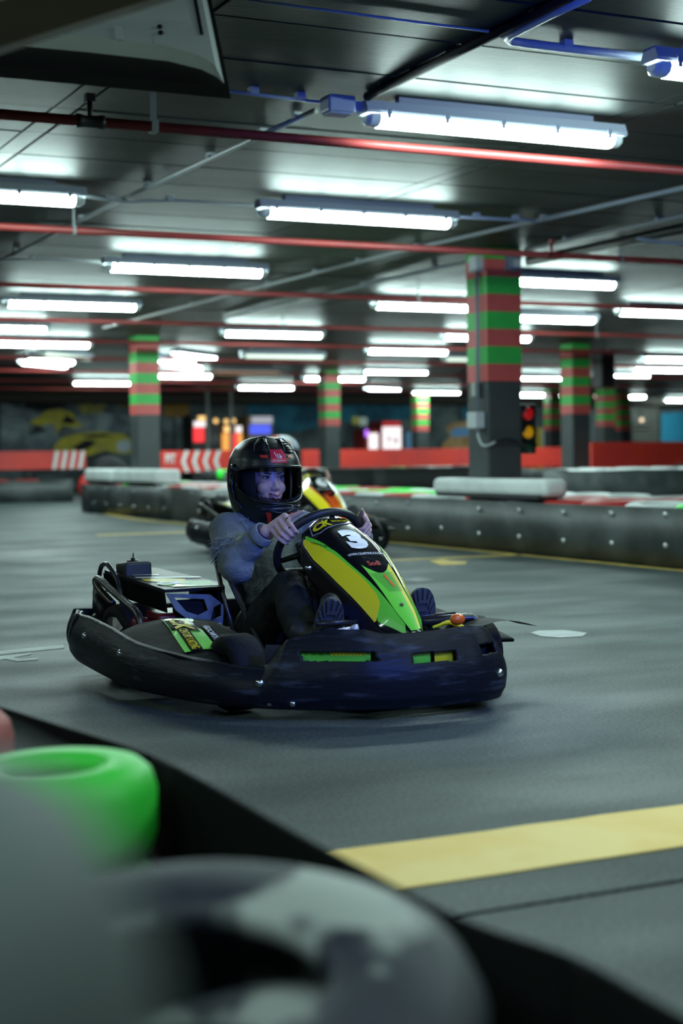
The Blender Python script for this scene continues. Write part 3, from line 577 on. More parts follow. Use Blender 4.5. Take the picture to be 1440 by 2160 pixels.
    o = MB().disc(fairing(-.02, .81), FN, .007, .006, 10).build('fairing_screw', m_dark, K_); o = MB().lathe([(0, .02), (.008, .02), (.012, .01), (.012, 0)], fairing(-1, .30)-FN*.03, (0, -1, 0), 10).build('fairing_screw', m_chrome, K_)
    # steering wheel and column
    a = rad(39); cw = Vector((-1.015, 0, .512)); upv = Vector((math.sin(a), 0, math.cos(a))); lv = Vector((0, 1, 0)); fr = Vector((math.cos(a), 0, -math.sin(a)))
    ring = [cw+(-lv*math.cos(t)*.168+upv*(math.sin(t)*.168 if math.sin(t) > -.75 else -.126)) for t in [2*PI*i/48 for i in range(48)]]
    wl = MB().tube(ring, .0155, 12, closed=True).build('steering_wheel', mat('wheel_rubber', (.02, .022, .026), .42), K_)
    b = MB()
    for t in (200, 340, 90): b.tube([cw+fr*.02, cw+fr*.012+(-lv*math.cos(rad(t))+upv*math.sin(rad(t)))*.155], .011, 8)
    b.build('spoke', m_dark, wl); MB().box(cw+fr*.015-upv*.02, (.09, .16, .02), Matrix.Rotation(-a+PI/2, 3, 'Y')).build('hub_pad', m_dark, wl)
    MB().tube([cw+fr*.02, Vector((-.52, 0, .12))], .013, 10).build('steering_column', m_dark, K_)
    MB().tube([cw+fr*.1+Vector((0, -.05, 0)), (-.80, -.14, .30), (-.72, -.14, .08)], .012, 8).tube([cw+fr*.1+Vector((0, .05, 0)), (-.80, .14, .30), (-.72, .14, .08)], .012, 8).box((-.80, 0, .36), (.07, .22, .05)).build('column_support', m_dark, K_)
    if full:
        t_ = MB().lathe([(0, 0), (.028, 0), (.028, .04), (.033, .045), (.033, .062), (.02, .075), (0, .075)], (-.76, .02, .40), (0, 0, 1), 16).box((-.76, .06, .40), (.05, .09, .05)).build('brake_reservoir', m_steel, K_)
        MB().box((-.74, -.11, .215), (.02, .1, .12), Matrix.Rotation(rad(-25), 3, 'Y')).build('brake_plate', m_blup, K_)
        cz = plane_chart((-.727, -.155, .18), (0, .085, 0), (-.03, 0, .07)); d = MB(); text_on(d, 'KZ', cz, 1, 1, .05, 0); d.build('plate_letters', m_wp, K_, fix=False)
    # pedals, tie rod, cross tube under the fairing
    for s in (-1, 1): MB().tube([(-.50, .22*s, .08), (-.53, .22*s, .20), (-.53, .13*s, .28), (-.53, .28*s, .28)], .011, 8).build('pedal', m_tube, K_)
    MB().tube([(-.44, -.36, .252), (-.365, -.24, .275)], .0095, 10).lathe([(0, 0), (.014, 0), (.014, .02), (0, .02)], (-.365, -.24, .275), (.1, .12, .03), 10).build('tie_rod', mat('rod_zinc', (.62, .6, .72), .3, .3), K_)
    MB().tube([(-.5, .12, .265), (-.5, .33, .27), (-.47, .35, .24), (-.42, .36, .12)], .016, 10).build('front_hoop', m_tube, K_)
    MB().prism([(-.72, .0), (-.40, .0), (-.40, .16), (-.60, .16)], lambda x, y, h: Vector((x, -.05+y-.1, .15+h+(-.4-x)*.15)), 0, .006).build('heel_plate', m_alu, K_)
    MB().grid(lambda u, v: Vector((-.36-.12*v, .22+.3*u, .235+.03*math.sin(PI*u))), 8, 4).build('far_pod', m_pod, K_)
    if full: MB().ell((-.315, .145, .288), (.02, .028, .02)).build('red_tape', m_org, K_); MB().tube(catmull([(-.40, .10, .255), (-.37, .15, .27), (-.33, .18, .25)], 4), .006, 6).tube(catmull([(-.41, .12, .255), (-.38, .16, .275), (-.34, .20, .25)], 4), .005, 6).build('yellow_wires', m_yelp, K_)
    # seat: a shell round the driver's back
    def seat(u, v):
        h = lerp(.07, .50, v); x = -1.30-.26*v-.02*math.sin(PI*v); ang = (u-.5)*2; wd_ = .195+.02*v; k = abs(ang)**2.2; return Vector((x+.22*k*(1-.65*v), ang*wd_*(1-.05*k), h+.03*k*(1-v)))
    b = MB(); b.grid(seat, 25, 16); b.grid(lambda u, v: Vector((lerp(-1.30, -.92, v)+.0, (u-.5)*.39*(1-.2*v), .065+.05*abs((u-.5)*2)**2.5+.03*v*v)), 17, 10); o = b.build('seat', m_seat, K_); thick(o, .012)
    e = MB().tube([seat(0, v/12) for v in range(13)]+[seat(u/10, 1) for u in range(1, 11)]+[seat(1, 1-v/12) for v in range(1, 13)], .009, 8).build('seat_edge', mat('seat_rim', (.05, .05, .055), .15), o)
    for s in (-1, 1): MB().tube([seat(0 if s < 0 else 1, .97)+Vector((0, .012*s, 0)), (-1.385, .222*s, .32), (-1.285, .215*s, .15)], .010, 8).build('seat_stay', m_iron, K_)
    MB().box((-1.50, -.235, .318), (.10, .12, .07), ch=.015).build('seat_bracket', m_dark, K_)
    # engine on the driver's right, with deck, tank and guard tubes
    b = MB(); b.box((-1.52, -.38, .19), (.22, .2, .13), ch=.02).lathe([(0, 0), (.06, 0), (.06, .05), (.045, .06), (0, .06)], (-1.50, -.49, .18), (0, -1, 0), 16); b.build('engine', m_redm, K_)
    b = MB(); b.tube(catmull([(-1.60, -.40, .16), (-1.70, -.52, .16), (-1.79, -.60, .20)], 5), .04, 14).tube([(-1.78, -.56, .21), (-1.86, -.55, .33)], [.045, .02], 12); b.build('exhaust', m_dark, K_)
    MB().prism([(-1.86, -.52), (-1.37, -.47), (-1.37, -.225), (-1.47, -.20), (-1.86, -.30)], lambda x, y, h: Vector((x, y, h+.338-(x+1.37)*.10)), 0, .012).build('engine_deck', mat('deck_black', (.012, .012, .013), .38), K_)
    b = MB()
    for (P0, P1_) in (((-1.86, -.52), (-1.37, -.47)), ((-1.86, -.52), (-1.86, -.30))):
        z0 = .338-(P0[0]+1.37)*.10; z1 = .338-(P1_[0]+1.37)*.10; b.add([(P0[0], P0[1], z0), (P1_[0], P1_[1], z1), (P1_[0], P1_[1]+.01, z1-.075), (P0[0], P0[1]+.01, z0-.075)], [(0, 1, 2, 3)])
    thick(b.build('deck_skirt', m_pod, K_), .006)
    dz = lambda x, y, e=.0135: Vector((x, y, .338-(x+1.37)*.10+e)); dk = lambda a, c: dz(-1.84+.46*a, -.505+.27*c+.03*a, .0135)
    d = MB()
    for pol, mi in (([(.02, .25), (.2, .1), (.32, .3), (.1, .5)], 0), ([(.5, .08), (.62, .06), (.8, .5), (.6, .7), (.52, .4)], 1), ([(.62, .3), (.8, .1), (.97, .3), (.97, .9), (.75, .95)], 0), ([(.84, .35), (.95, .2), (.95, .5)], 3), ([(.4, .06), (.46, .05), (.6, .98), (.54, .98)], 2), ([(.30, .1), (.33, .1), (.36, .5), (.33, .5)], 2)): poly_on(d, pol, lambda x, y, mi=mi: dk(x, y)+Vector((0, 0, .0006*mi)), mi, 1)
    text_on(d, 'CK', lambda x, y: dk(.72+.12*(1-y), .1+.45*x)+Vector((0, 0, .003)), 1, 1, .05, 2)
    d.build('deck_sticker', [mat('deck_green', (.09, .45, .03), .35), mat('deck_yellow', (.7, .6, .03), .35), mat('deck_white', (.75, .78, .78), .35), m_redp], K_, fix=False, label='green, yellow and white sticker on the engine deck')
    # pressed plate facing forward, two openings
    b = MB(); X = -1.368
    o_ = [(-.466, .335), (-.284, .322), (-.225, .275), (-.235, .19), (-.345, .205), (-.43, .27)]; hz = [(-.435, .318), (-.31, .305), (-.295, .262), (-.335, .245), (-.385, .262)]; h2 = [(-.27, .272), (-.238, .285), (-.24, .235), (-.285, .218)]
    bm = bmesh.new(); es = []
    for P in (o_, hz, h2):
        vs = [bm.verts.new((X, y, z)) for y, z in P]; es += [bm.edges.new((vs[i], vs[(i+1) % len(vs)])) for i in range(len(vs))]
    bmesh.ops.triangle_fill(bm, edges=es, use_beauty=True, use_dissolve=False); bm.verts.index_update(); b.add([v.co.copy() for v in bm.verts], [[v.index for v in f.verts] for f in bm.faces]); bm.free()
    thick(b.build('pressed_plate', m_alu, K_), .006, 0)
    MB().box((X-.03, -.35, .265), (.01, .11, .05)).box((X-.05, -.33, .25), (.04, .16, .11)).build('plate_bracket', m_dark, K_)
    MB().box((-1.755, -.436, .398), (.11, .115, .07), Matrix.Rotation(rad(-5), 3, 'Y'), ch=.012).build('fuel_tank', mat('tank_black', (.03, .033, .033), .45), K_)
    MB().lathe([(0, .022), (.01, .022), (.012, .012), (.025, .012), (.028, 0)], (-1.77, -.432, .427), (0, 0, 1), 14).tube([(-1.77, -.432, .445), (-1.772, -.43, .468)], .003, 6).build('tank_cap', m_dark, K_)
    MB().tube(catmull([(-1.868, -.535, .30), (-1.878, -.535, .37), (-1.855, -.535, .412), (-1.811, -.535, .427), (-1.765, -.535, .418), (-1.695, -.535, .376), (-1.655, -.535, .322), (-1.64, -.535, .25)], 5), .0095, 10).build('roll_hoop', m_tube, K_)
    MB().tube(catmull([(-1.70, -.55, .275), (-1.80, -.565, .325), (-1.84, -.565, .356), (-1.80, -.565, .366), (-1.66, -.565, .329), (-1.52, -.565, .293), (-1.44, -.565, .272), (-1.40, -.565, .245), (-1.385, -.565, .20), (-1.385, -.56, .13)], 6), .0150, 12).build('guard_tube', m_iron, K_)
    MB().prism([(-1.81, -.60), (-1.655, -.66), (-1.50, -.64), (-1.60, -.54), (-1.76, -.53)], lambda x, y, h: Vector((x, y, .172+h+.10*max(0, y+.62))), 0, .008).build('guard_plate', m_iron, K_)
    b = MB(); b.add([(-1.70, -.585, .175), (-1.505, -.63, .160), (-1.475, -.60, .205), (-1.64, -.575, .248), (-1.70, -.575, .225)], [(0, 1, 2, 3, 4)]); thick(b.build('guard_flange', m_iron, K_), .006)
    MB().lathe([(0, 0), (.022, 0), (.022, .07), (.014, .075), (.014, .1), (0, .1)], (-1.28, -.30, .12), (.1, 0, 1), 14).build('oil_bottle', mat('bottle_blue', (.16, .22, .32), .4), K_)
    return K_
# ---------------------------------------------------------------- drivers (same local axes as the karts)
m_skin = mat('skin', (.72, .47, .40), .5, spec=.4); m_knit = mat('grey_knit', (.25, .285, .31), .95, col2=(.16, .19, .215), scale=14, bump=.3, bscale=90, mix=(.3, .7), spec=.1); m_trs = mat('black_trousers', (.010, .013, .012), .75, col2=(.02, .025, .022), scale=12, bump=.2, spec=.25)
m_boot = mat('boot_black', (.02, .022, .025), .55); m_sole = mat('boot_sole', (.055, .062, .075), .6); m_thread = mat('frayed_thread', (.24, .27, .30), .9)
m_shell = mat('helmet_black', (.011, .012, .012), .36, spec=.5); m_trim = mat('helmet_trim', (.008, .008, .009), .3); m_pad = mat('helmet_pad', (.012, .014, .018), .9)
HZ = [(.168, .0, .0, .0), (.166, .03, -.035, .03), (.160, .057, -.066, .054), (.146, .089, -.104, .084), (.12, .122, -.14, .11), (.08, .147, -.163, .128), (.04, .158, -.172, .136), (0, .164, -.174, .138), (-.04, .168, -.168, .137), (-.08, .172, -.152, .132), (-.11, .170, -.135, .126), (-.14, .160, -.11, .115), (-.165, .142, -.085, .10), (-.175, .125, -.07, .09)]
_hz = [h[0] for h in HZ][::-1]
def helm(az, z, e=0.):                           # az 0 = straight ahead, positive to the wearer's left
    g = lambda k: float(np.interp(z, _hz, [h[k] for h in HZ][::-1])); xf, xb, w_ = g(1), g(2), g(3); c, s = math.cos(az), math.sin(az); n_ = 2.25
    ax = xf if c > 0 else -xb; r = ((abs(c)/max(ax, 1e-5))**n_+(abs(s)/max(w_, 1e-5))**n_)**(-1/n_) if w_ > 1e-4 else 0
    return Vector((c*(r+e), s*(r+e), z+(e if z > .15 else 0)))
m_visor = bpy.data.materials.new('clear_visor'); m_visor.use_nodes = True; _n = m_visor.node_tree; _n.nodes.clear()
_o = _n.nodes.new('ShaderNodeOutputMaterial'); _x = _n.nodes.new('ShaderNodeMixShader'); _t = _n.nodes.new('ShaderNodeBsdfTransparent'); _g = _n.nodes.new('ShaderNodeBsdfGlossy'); _f = _n.nodes.new('ShaderNodeFresnel')
_t.inputs[0].default_value = (.86, .88, .95, 1); _g.inputs['Roughness'].default_value = .2; _f.inputs[0].default_value = 1.18
_n.links.new(_f.outputs[0], _x.inputs[0]); _n.links.new(_t.outputs[0], _x.inputs[1]); _n.links.new(_g.outputs[0], _x.inputs[2]); _n.links.new(_x.outputs[0], _o.inputs[0])
def make_helmet(par, M, shell, style):
    H = bpy.data.objects.new('helmet', None); COL.objects.link(H); H.parent = par; H.matrix_local = M; H.empty_display_size = .1
    zl = sorted(set([float(x) for x in np.linspace(-.175, .168, 46)]+[-.088, .052])); A0 = rad(72)
    def top(az): return .052-.02*(abs(az)/A0)**3
    def bot(az): return -.09+.065*(abs(az)/A0)**2.2
    b = MB(); n = 72; vs = []; fs = []
    for z in zl:
        for i in range(n): vs.append(helm(-PI+2*PI*i/n, z))
    for j in range(len(zl)-1):
        for i in range(n):
            az = -PI+2*PI*(i+.5)/n; z = (zl[j]+zl[j+1])/2
            if abs(az) < A0 and bot(az) < z < top(az): continue
            fs.append((j*n+i, j*n+(i+1) % n, (j+1)*n+(i+1) % n, (j+1)*n+i))
    b.add(vs, fs, 0, True); o = b.build('shell', shell, H); thick(o, .014)
    rim = []
    for i in range(25): az = lerp(-A0, A0, i/24); rim.append(helm(az, top(az), .0015))
    for i in range(25): az = lerp(A0, -A0, i/24); rim.append(helm(az, bot(az)-.001, .002))
    MB().tube(rim, .0055, 8, closed=True).build('eye_port_seal', m_trim, H)
    MB().grid(lambda u, v: helm(lerp(-A0*1.0, A0*1.0, u), lerp(bot(lerp(-A0, A0, u)), top(lerp(-A0, A0, u)), v), .003), 40, 8).build('visor', m_visor, H, fix=False)
    # lining and chin vent mesh inside the opening
    b = MB(); b.grid(lambda u, v: helm(lerp(-A0*1.25, -rad(36)-rad(8)*v, u), lerp(-.10, .07, v), -.022-.022*u), 10, 8); b.grid(lambda u, v: helm(lerp(A0*1.25, rad(36)+rad(8)*v, u), lerp(-.10, .07, v), -.022-.022*u), 10, 8); b.grid(lambda u, v: helm(lerp(-A0, A0, u), lerp(.030, .075, v), -.014-.05*(1-v)), 24, 4); b.build('lining', m_pad, H)
    if style == 'near':
        b = MB()
        for i in range(26): az = lerp(-rad(34), rad(34), i/25); p = helm(az, bot(az)+.002, -.004); b.tube([p, p+Vector((-.006, 0, .013+.004*(i % 2)))], .0032, 5)
        b.build('chin_grille', m_trim, H)
        cap = helm(rad(78), .04, .0); b = MB()
        for s in (-1, 1): b.lathe([(0, .012), (.018, .012), (.024, .006), (.026, -.004)], helm(s*rad(84), .035, .0), (0, s, 0), 20).tube([helm(s*rad(84), .02, .004), helm(s*rad(88), -.03, .005), helm(s*rad(80), -.08, .005), helm(s*rad(60), -.115, .004)], [.011, .010, .006, .003], 8)
        b.build('visor_pivot', m_trim, H)
        for s, nm in ((-1, 'vent'), (1, 'vent')):
            b = MB(); sp_ = [(24, .150), (30, .128), (34, .105)]
            b.grid(lambda u, v: helm(s*rad(lerp(16, 40, u)), lerp(.106, .157, v), .010*math.sin(PI*u)**.6*(.35+.65*(1-v))), 12, 8)
            b.tube([helm(s*rad(14), .105, .004), helm(s*rad(17), .135, .006), helm(s*rad(26), .155, .006)], .0035, 6).tube([helm(s*rad(41), .108, .003), helm(s*rad(44), .135, .005), helm(s*rad(40), .153, .005)], .003, 6)
            for k in range(4): b.tube([helm(s*rad(20), .118+.009*k, .009), helm(s*rad(36), .118+.009*k, .009)], .0022, 5)
            b.build('vent', m_trim, H)
        b = MB(); b.grid(lambda u, v: helm(lerp(-rad(28), rad(28), u), lerp(-.128, -.102, v), .008*math.sin(PI*v)), 16, 6); b.tube([helm(lerp(-rad(33), rad(33), i/10), -.099-.012*math.cos(i/10*PI*2)*.3, .006) for i in range(11)], .003, 6); b.tube([helm(rad(-20), -.112, .007), helm(rad(-6), -.126, .010), helm(rad(6), -.126, .010), helm(rad(20), -.112, .007)], .004, 6); b.build('chin_vent', mat('vent_blue_black', (.02, .025, .04), .25), H)
        L_ = lambda x, y: helm(rad(-13.5+26*x), .066+.052*y, .003); L2 = lambda x, y: helm(rad(-13.5+26*x), .066+.052*y, .0042); m_scar = mat('badge_scarlet', (.60, .035, .02), .4)
        def dec(nm, polys, fn, m_, cuts=2, txt=None):
            d = MB()
            for P in polys: poly_on(d, P, fn, 0, cuts)
            if txt: text_on(d, *txt)
            return d.build(nm, m_, H, fix=False)
        dec('badge', [[(0, 0), (1, 0), (1, .78), (.86, 1), (0, 1)]], L_, mat('badge_red', (.62, .01, .05), .35), 4)
        for P in ([(.24, .82), (.30, .80), (.44, .32), (.38, .40), (.30, .62)], [(.42, .66), (.47, .70), (.57, .30), (.50, .38)], [(.57, .70), (.62, .66), (.66, .52), (.76, .50), (.68, .44), (.68, .28), (.60, .36)]): dec('badge_stroke', [P], L2, m_wp, 1)
        dec('badge_lettering', [], L2, m_wp, 1, ('MT HELMETS', lambda x, y: L2(.12+.76*x, .14+.06*y), 1, 1, .02, 0))
        for P in ([(-.66, .60), (-.14, .58), (-.16, .36), (-.56, .38)], [(1.14, .58), (1.52, .56), (1.46, .36), (1.13, .38)]): dec('forehead_flash', [P], L_, m_scar)
        for s in (-1, 1): dec('chin_flash', [[(s*27, -.100), (s*22, -.112), (s*18.5, -.134), (s*17.5, -.165), (s*12.5, -.165), (s*13.5, -.130), (s*20, -.108)]], lambda x, y: helm(rad(x), y, .003), m_scar)
    else:
        d = MB(); S_ = lambda x, y: helm(rad(x), y, .003)
        for P, mi in (([(-40, .07), (-10, .06), (-6, .13), (-30, .155), (-60, .12)], 0), ([(20, .06), (60, .05), (70, .12), (30, .15)], 0), ([(-90, .02), (-50, .06), (-70, .11), (-110, .09)], 0), ([(-14, .07), (10, .07), (8, .12), (-12, .12)], 1), ([(-80, .12), (-30, .155), (-100, .16)], 1), ([(80, .02), (120, .03), (110, .10)], 0)): poly_on(d, P, S_, mi, 3)
        d.build('helmet_print', [mat('helmet_blue', (.02, .09, .32), .3), mat('helmet_coral', (.6, .08, .05), .3)], H, fix=False)
        MB().grid(lambda u, v: helm(lerp(-PI, PI, u), lerp(-.174, -.085, v), .004), 50, 8).build('lower_shell', m_trim, H)
    return H
RW, CWH = .168, Vector((-1.015, 0, .512)); AW = rad(39)
UPV = Vector((math.sin(AW), 0, math.cos(AW))); FRV = Vector((math.cos(AW), 0, -math.sin(AW)))
def rim_pt(deg, a, b, side=-1):                  # near the wheel rim: deg from the driver's right, a outward, b towards the front
    t = rad(deg); return CWH+(Vector((0, side, 0))*math.cos(t)+UPV*math.sin(t))*(RW+a)+FRV*b
def make_person(label, loc, rz, style, shell):
    near = style == 'near'; O_ = Vector((-1.38, 0, 0))
    t = thing('person', label, 'person', Vector(loc)+Matrix.Rotation(rz, 3, 'Z') @ O_, rz)
    Q = lambda *a: Vector(a)-O_
    HC = Vector((-1.452, 0, .762)); vox = .004 if near else .012
    b = MB(); S = {}
    # head
    hq = lambda x, y, z: HC+Vector((x, y, z))-O_
    if near:
        b.ell(hq(-.005, 0, .03), (.092, .074, .105)); b.ell(hq(.035, 0, -.04), (.058, .058, .082)); b.ell(hq(.060, 0, -.098), (.030, .030, .026))
        for s in (-1, 1): b.ell(hq(.056, .036*s, -.038), (.030, .026, .028)); b.ell(hq(.064, .03*s, .018), (.018, .026, .010)); b.ell(hq(.012, .074*s, -.01), (.018, .01, .028)); b.ell(hq(.066, .024*s, -.068), (.02, .018, .02))
        b.capsule(hq(.086, 0, .008), hq(.106, 0, -.036), .0085, .0115); b.ell(hq(.098, .010, -.040), (.011, .009, .008)); b.ell(hq(.098, -.010, -.040), (.011, .009, .008)); b.ell(hq(.082, 0, -.070), (.022, .026, .015))
    else: b.ell(hq(0, 0, -.02), (.09, .072, .12))
    b.capsule(hq(-.02, 0, -.06), Q(-1.475, 0, .60), .055, .055)
    # trunk, arms, legs
    sh = {s: Q(-1.44, .175*s, .555) for s in (-1, 1)}; el = {-1: Q(-1.19, -.262, .455), 1: Q(-1.19, .262, .455)}
    wr = {s: rim_pt(9, .040, -.060, s)-O_ for s in (-1, 1)}; hip = {s: Q(-1.28, .10*s, .185) for s in (-1, 1)}
    kn = {-1: Q(-.985, -.145, .362), 1: Q(-.99, .15, .39)}; an = {-1: Q(-.685, -.235, .20), 1: Q(-.70, .215, .19)}
    b.capsule(Q(-1.475, 0, .57), Q(-1.43, 0, .36), .115, .105); b.capsule(Q(-1.43, 0, .36), Q(-1.33, 0, .20), .105, .115)
    for s in (-1, 1):
        b.capsule(Q(-1.465, .06*s, .53), sh[s], .085, .062); b.capsule(sh[s], el[s], .046, .038); b.capsule(el[s], wr[s], .037, .024)
        b.capsule(Q(-1.33, .07*s, .19), hip[s], .10, .09); b.capsule(hip[s], kn[s], .08, .052); b.capsule(kn[s], an[s], .05, .036); b.capsule(an[s], an[s]+Vector((.05, 0, -.02)), .036, .032)
        # hand on the wheel rim: four fingers wrapped over it, thumb along it
        rp = lambda d, a, c: rim_pt(d, a, c, s)-O_
        for k, (dg, ln, r) in enumerate(((36, 1.0, .0085), (29, 1.06, .0088), (22, 1.0, .0084), (15.5, .88, .0074))):
            mc = rp(dg, .036, -.042); pi_ = rp(dg+1, .036*ln, .012*ln); di = rp(dg, .010, .027); ti = rp(dg-1.5, -.012, .019)
            b.capsule(wr[s], mc, .018, .0118); b.capsule(mc, pi_, .0108, r*1.08); b.capsule(pi_, di, r*1.05, r*.95); b.capsule(di, ti, r*.95, r*.82)
            S.setdefault(s, []).append((mc, pi_, di, ti, r))
        b.capsule(rp(16, .030, -.048), rp(32, .028, -.046), .015, .013); b.capsule(rp(14, .03, -.05), rp(36, .022, -.034), .016, .012); b.capsule(rp(36, .022, -.034), rp(45, .034, -.016), .0122, .0105); b.capsule(rp(45, .034, -.016), rp(54.5, .046, .0), .0102, .0066)
    body = mobj('body', remesh(b, vox, 2 if near else 1), m_skin, t)
    nz = lambda sc, am: (lambda co: am*mnoise.noise(co*sc))
    b = MB(); b.capsule(Q(-1.475, 0, .57), Q(-1.43, 0, .36), .128, .122); b.capsule(Q(-1.43, 0, .36), Q(-1.33, 0, .21), .122, .128)
    b.capsule(Q(-1.40, 0, .40), Q(-1.27, 0, .25), .11, .10)
    for s in (-1, 1):
        b.capsule(Q(-1.465, .05*s, .525), sh[s], .104, .074); b.capsule(sh[s], el[s], .074, .066); b.capsule(el[s]+Vector((.03, 0, -.01)), el[s]+Vector((-.02, 0, -.012)), .066, .064); b.capsule(el[s], el[s].lerp(wr[s], .55), .066, .054); b.capsule(el[s].lerp(wr[s], .55), wr[s].lerp(el[s], .16), .054, .033)
    b.capsule(Q(-1.475, 0, .60), Q(-1.462, 0, .645), .082, .07)
    def wrk(co): return .010*mnoise.noise(co*9)+.006*mnoise.noise(Vector((co.x*8, co.y*8, co.z*34)))+.002*mnoise.noise(co*60)
    sw = mobj('sweater', remesh(b, .008 if near else .016, 3, wrk), m_knit, t)
    if near:
        for s in (-1,):                            # open cuff with a dark lining
            d_ = (wr[s]-el[s]).normalized(); c_ = wr[s].lerp(el[s], .10); MB().lathe([(.046, -.02), (.044, .012), (.038, .014), (.034, -.01)], c_, d_, 20).build('cuff', m_knit, sw); MB().lathe([(.038, .008), (.030, .014), (.024, .012)], c_, d_, 20).build('cuff_lining', mat('lining_purple', (.03, .02, .07), .9), sw)
        fr = MB(); r2 = random.Random(3); V = [v for v in sw.data.vertices]
        zones = [(el[-1]+Vector((-.02, -.0, .05)), .06, 70), (sh[-1].lerp(el[-1], .55)+Vector((.05, -.05, .0)), .06, 110), (Q(-1.25, -.10, .33), .085, 130), (Q(-1.30, .06, .36), .06, 90), (Q(-1.33, .14, .44), .05, 40), (sh[-1]+Vector((-.07, -.06, -.09)), .05, 70), (Q(-1.40, -.10, .60), .05, 25)]
        for c_, R_, n_ in zones:
            cand = [v for v in V if (v.co-c_).length < R_]
            for _ in range(min(n_, len(cand)*2)):
                if not cand: break
                v = r2.choice(cand); p = v.co.copy(); dd = (v.normal*.6+Vector((r2.uniform(-1, 1), r2.uniform(-1, 1), r2.uniform(-1.3, .5)))*.8).normalized(); pts = [p-v.normal*.002]
                for k in range(4): dd = (dd+Vector((r2.uniform(-.5, .5), r2.uniform(-.5, .5), -.35))+v.normal*.12).normalized(); pts.append(pts[-1]+dd*r2.uniform(.006, .012))
                fr.tube(pts, [.0013, .0013, .0012, .001, .0006], 3, caps=False)
        fr.build('frayed_threads', m_thread, sw, fix=False, kind='stuff')
    b = MB()
    for s in (-1, 1): b.capsule(Q(-1.34, .06*s, .18), hip[s], .118, .108); b.capsule(hip[s], kn[s], .102, .068); b.capsule(kn[s], kn[s].lerp(an[s], .5), .067, .068); b.capsule(kn[s].lerp(an[s], .5), an[s].lerp(kn[s], .14), .068, .056)
    b.capsule(Q(-1.36, -.06, .17), Q(-1.36, .06, .17), .115)
    tr = mobj('trousers', remesh(b, .008 if near else .016, 3, lambda co: .009*mnoise.noise(co*11)+.005*mnoise.noise(Vector((co.x*30, co.y*9, co.z*20)))), m_trs, t)
    for s in (-1, 1):                              # boots: upper plus a lugged sole facing forward
        c_ = an[s]; heel = Q(-.62 if s < 0 else -.645, (.205)*s, .165); toe = Q(-.56 if s < 0 else -.625, (.205)*s, .335)
        u_ = (toe-heel).normalized(); nf = Vector((1, -.42, -.12)); nf = (nf-u_*nf.dot(u_)).normalized(); sd = u_.cross(nf)
        b = MB(); b.capsule(c_+Vector((-.03, 0, .03)), heel-nf*.05, .05, .042); b.capsule(heel-nf*.045, toe-nf*.045-u_*.01, .044, .038); b.capsule(heel-nf*.045+u_*.06, toe-nf*.03-u_*.01, .05, .034)
        bo = mobj('boot', remesh(b, .008, 3), m_boot, t)
        ol = []
        for i in range(40):
            a_ = 2*PI*i/40; x = math.cos(a_); y = math.sin(a_); wd_ = .050*(1+.10*x-.12*max(0, -x)); ol.append((wd_*(abs(y)**.8)*(1 if y > 0 else -1), .085+.125*x))
        mp_ = lambda x, y, h: heel+u_*y+sd*x+nf*h
        b = MB().prism(ol, mp_, -.012, .008)
        for i in range(40):
            a_ = 2*PI*(i+.5)/40; x, y = ol[i]; x2, y2 = ol[(i+1) % 40]
            if i % 2 == 0: cx, cy = 0, .085+(y-.085)*.55; b.prism([(x*.99, .085+(y-.085)*.99), (x2*.99, .085+(y2-.085)*.99), (x2*.62, cy+(y2-y)*.6), (x*.62, cy)], mp_, .008, .017)
        for k in range(6): b.prism([(-.018, .0+.03*k), (.018, .006+.03*k), (.016, .018+.03*k), (-.016, .014+.03*k)], mp_, .008, .016)
        b.build('sole', m_sole, bo)
    if near:
        m_eye = mat('eye_white', (.6, .58, .6), .2); m_iris = mat('iris', (.05, .08, .13), .15); m_hair = mat('brow', (.10, .05, .03), .8); m_lip = mat('lips', (.42, .13, .14), .4); m_tooth = mat('teeth', (.7, .68, .66), .25)
        for s in (-1, 1):
            e = hq(.0735, .031*s, .004); o = MB().ell(e, (.0120, .0140, .0060)).build('eye', m_eye, t); gz = Vector((.96, .16, -.02)).normalized()
            MB().disc(e+Vector((.0105, .0015, 0)), gz, .0058, .0020, 14).build('iris', m_iris, o); MB().disc(e+Vector((.0112, .0016, 0)), gz, .0024, .0026, 10).build('pupil', m_ink, o)
            MB().tube(catmull([e+Vector((.004, .015*s, .0012)), e+Vector((.0112, .007*s, .0048)), e+Vector((.0122, -.004*s, .0052)), e+Vector((.008, -.0135*s, .0004))], 4), [.0022]*13, 6).build('eyelashes', m_ink, o)
            MB().tube(catmull([hq(.066, .050*s, .016), hq(.080, .036*s, .0215), hq(.0875, .014*s, .017)], 5), [.0022]*5+[.0036]*5+[.0028], 6).build('eyebrow', m_hair, t)
        up = [hq(.089, y*.026, -.0655+.008*abs(y)**1.6-.0025*math.exp(-(y*4)**2)) + Vector((.024*(1-y*y)**.5*.9, 0, 0)) for y in np.linspace(-1, 1, 13)]
        lo = [hq(.089, y*.024, -.0805+.020*abs(y)**1.8) + Vector((.020*(1-y*y)**.5*.9, 0, 0)) for y in np.linspace(-1, 1, 13)]
        MB().tube(up, [.001+.0035*math.sin(PI*i/12) for i in range(13)], 6).build('upper_lip', m_lip, t); MB().tube(lo, [.001+.0045*math.sin(PI*i/12) for i in range(13)], 6).build('lower_lip', m_lip, t)
        b = MB()
        for y in np.linspace(-.82, .82, 9): x = .1065-.010*y*y; b.box(hq(x, y*.022, -.0715+.005*y*y), (.006, .0042, .0085))
        b.build('teeth', m_tooth, t)
        MB().grid(lambda u, v: hq(.1015-.012*(2*u-1)**2, (2*u-1)*.023, lerp(-.082+.018*abs(2*u-1)**2, -.064+.006*abs(2*u-1)**2, v)), 10, 5).build('mouth', mat('mouth_dark', (.05, .01, .012), .6), t)
        b = MB()
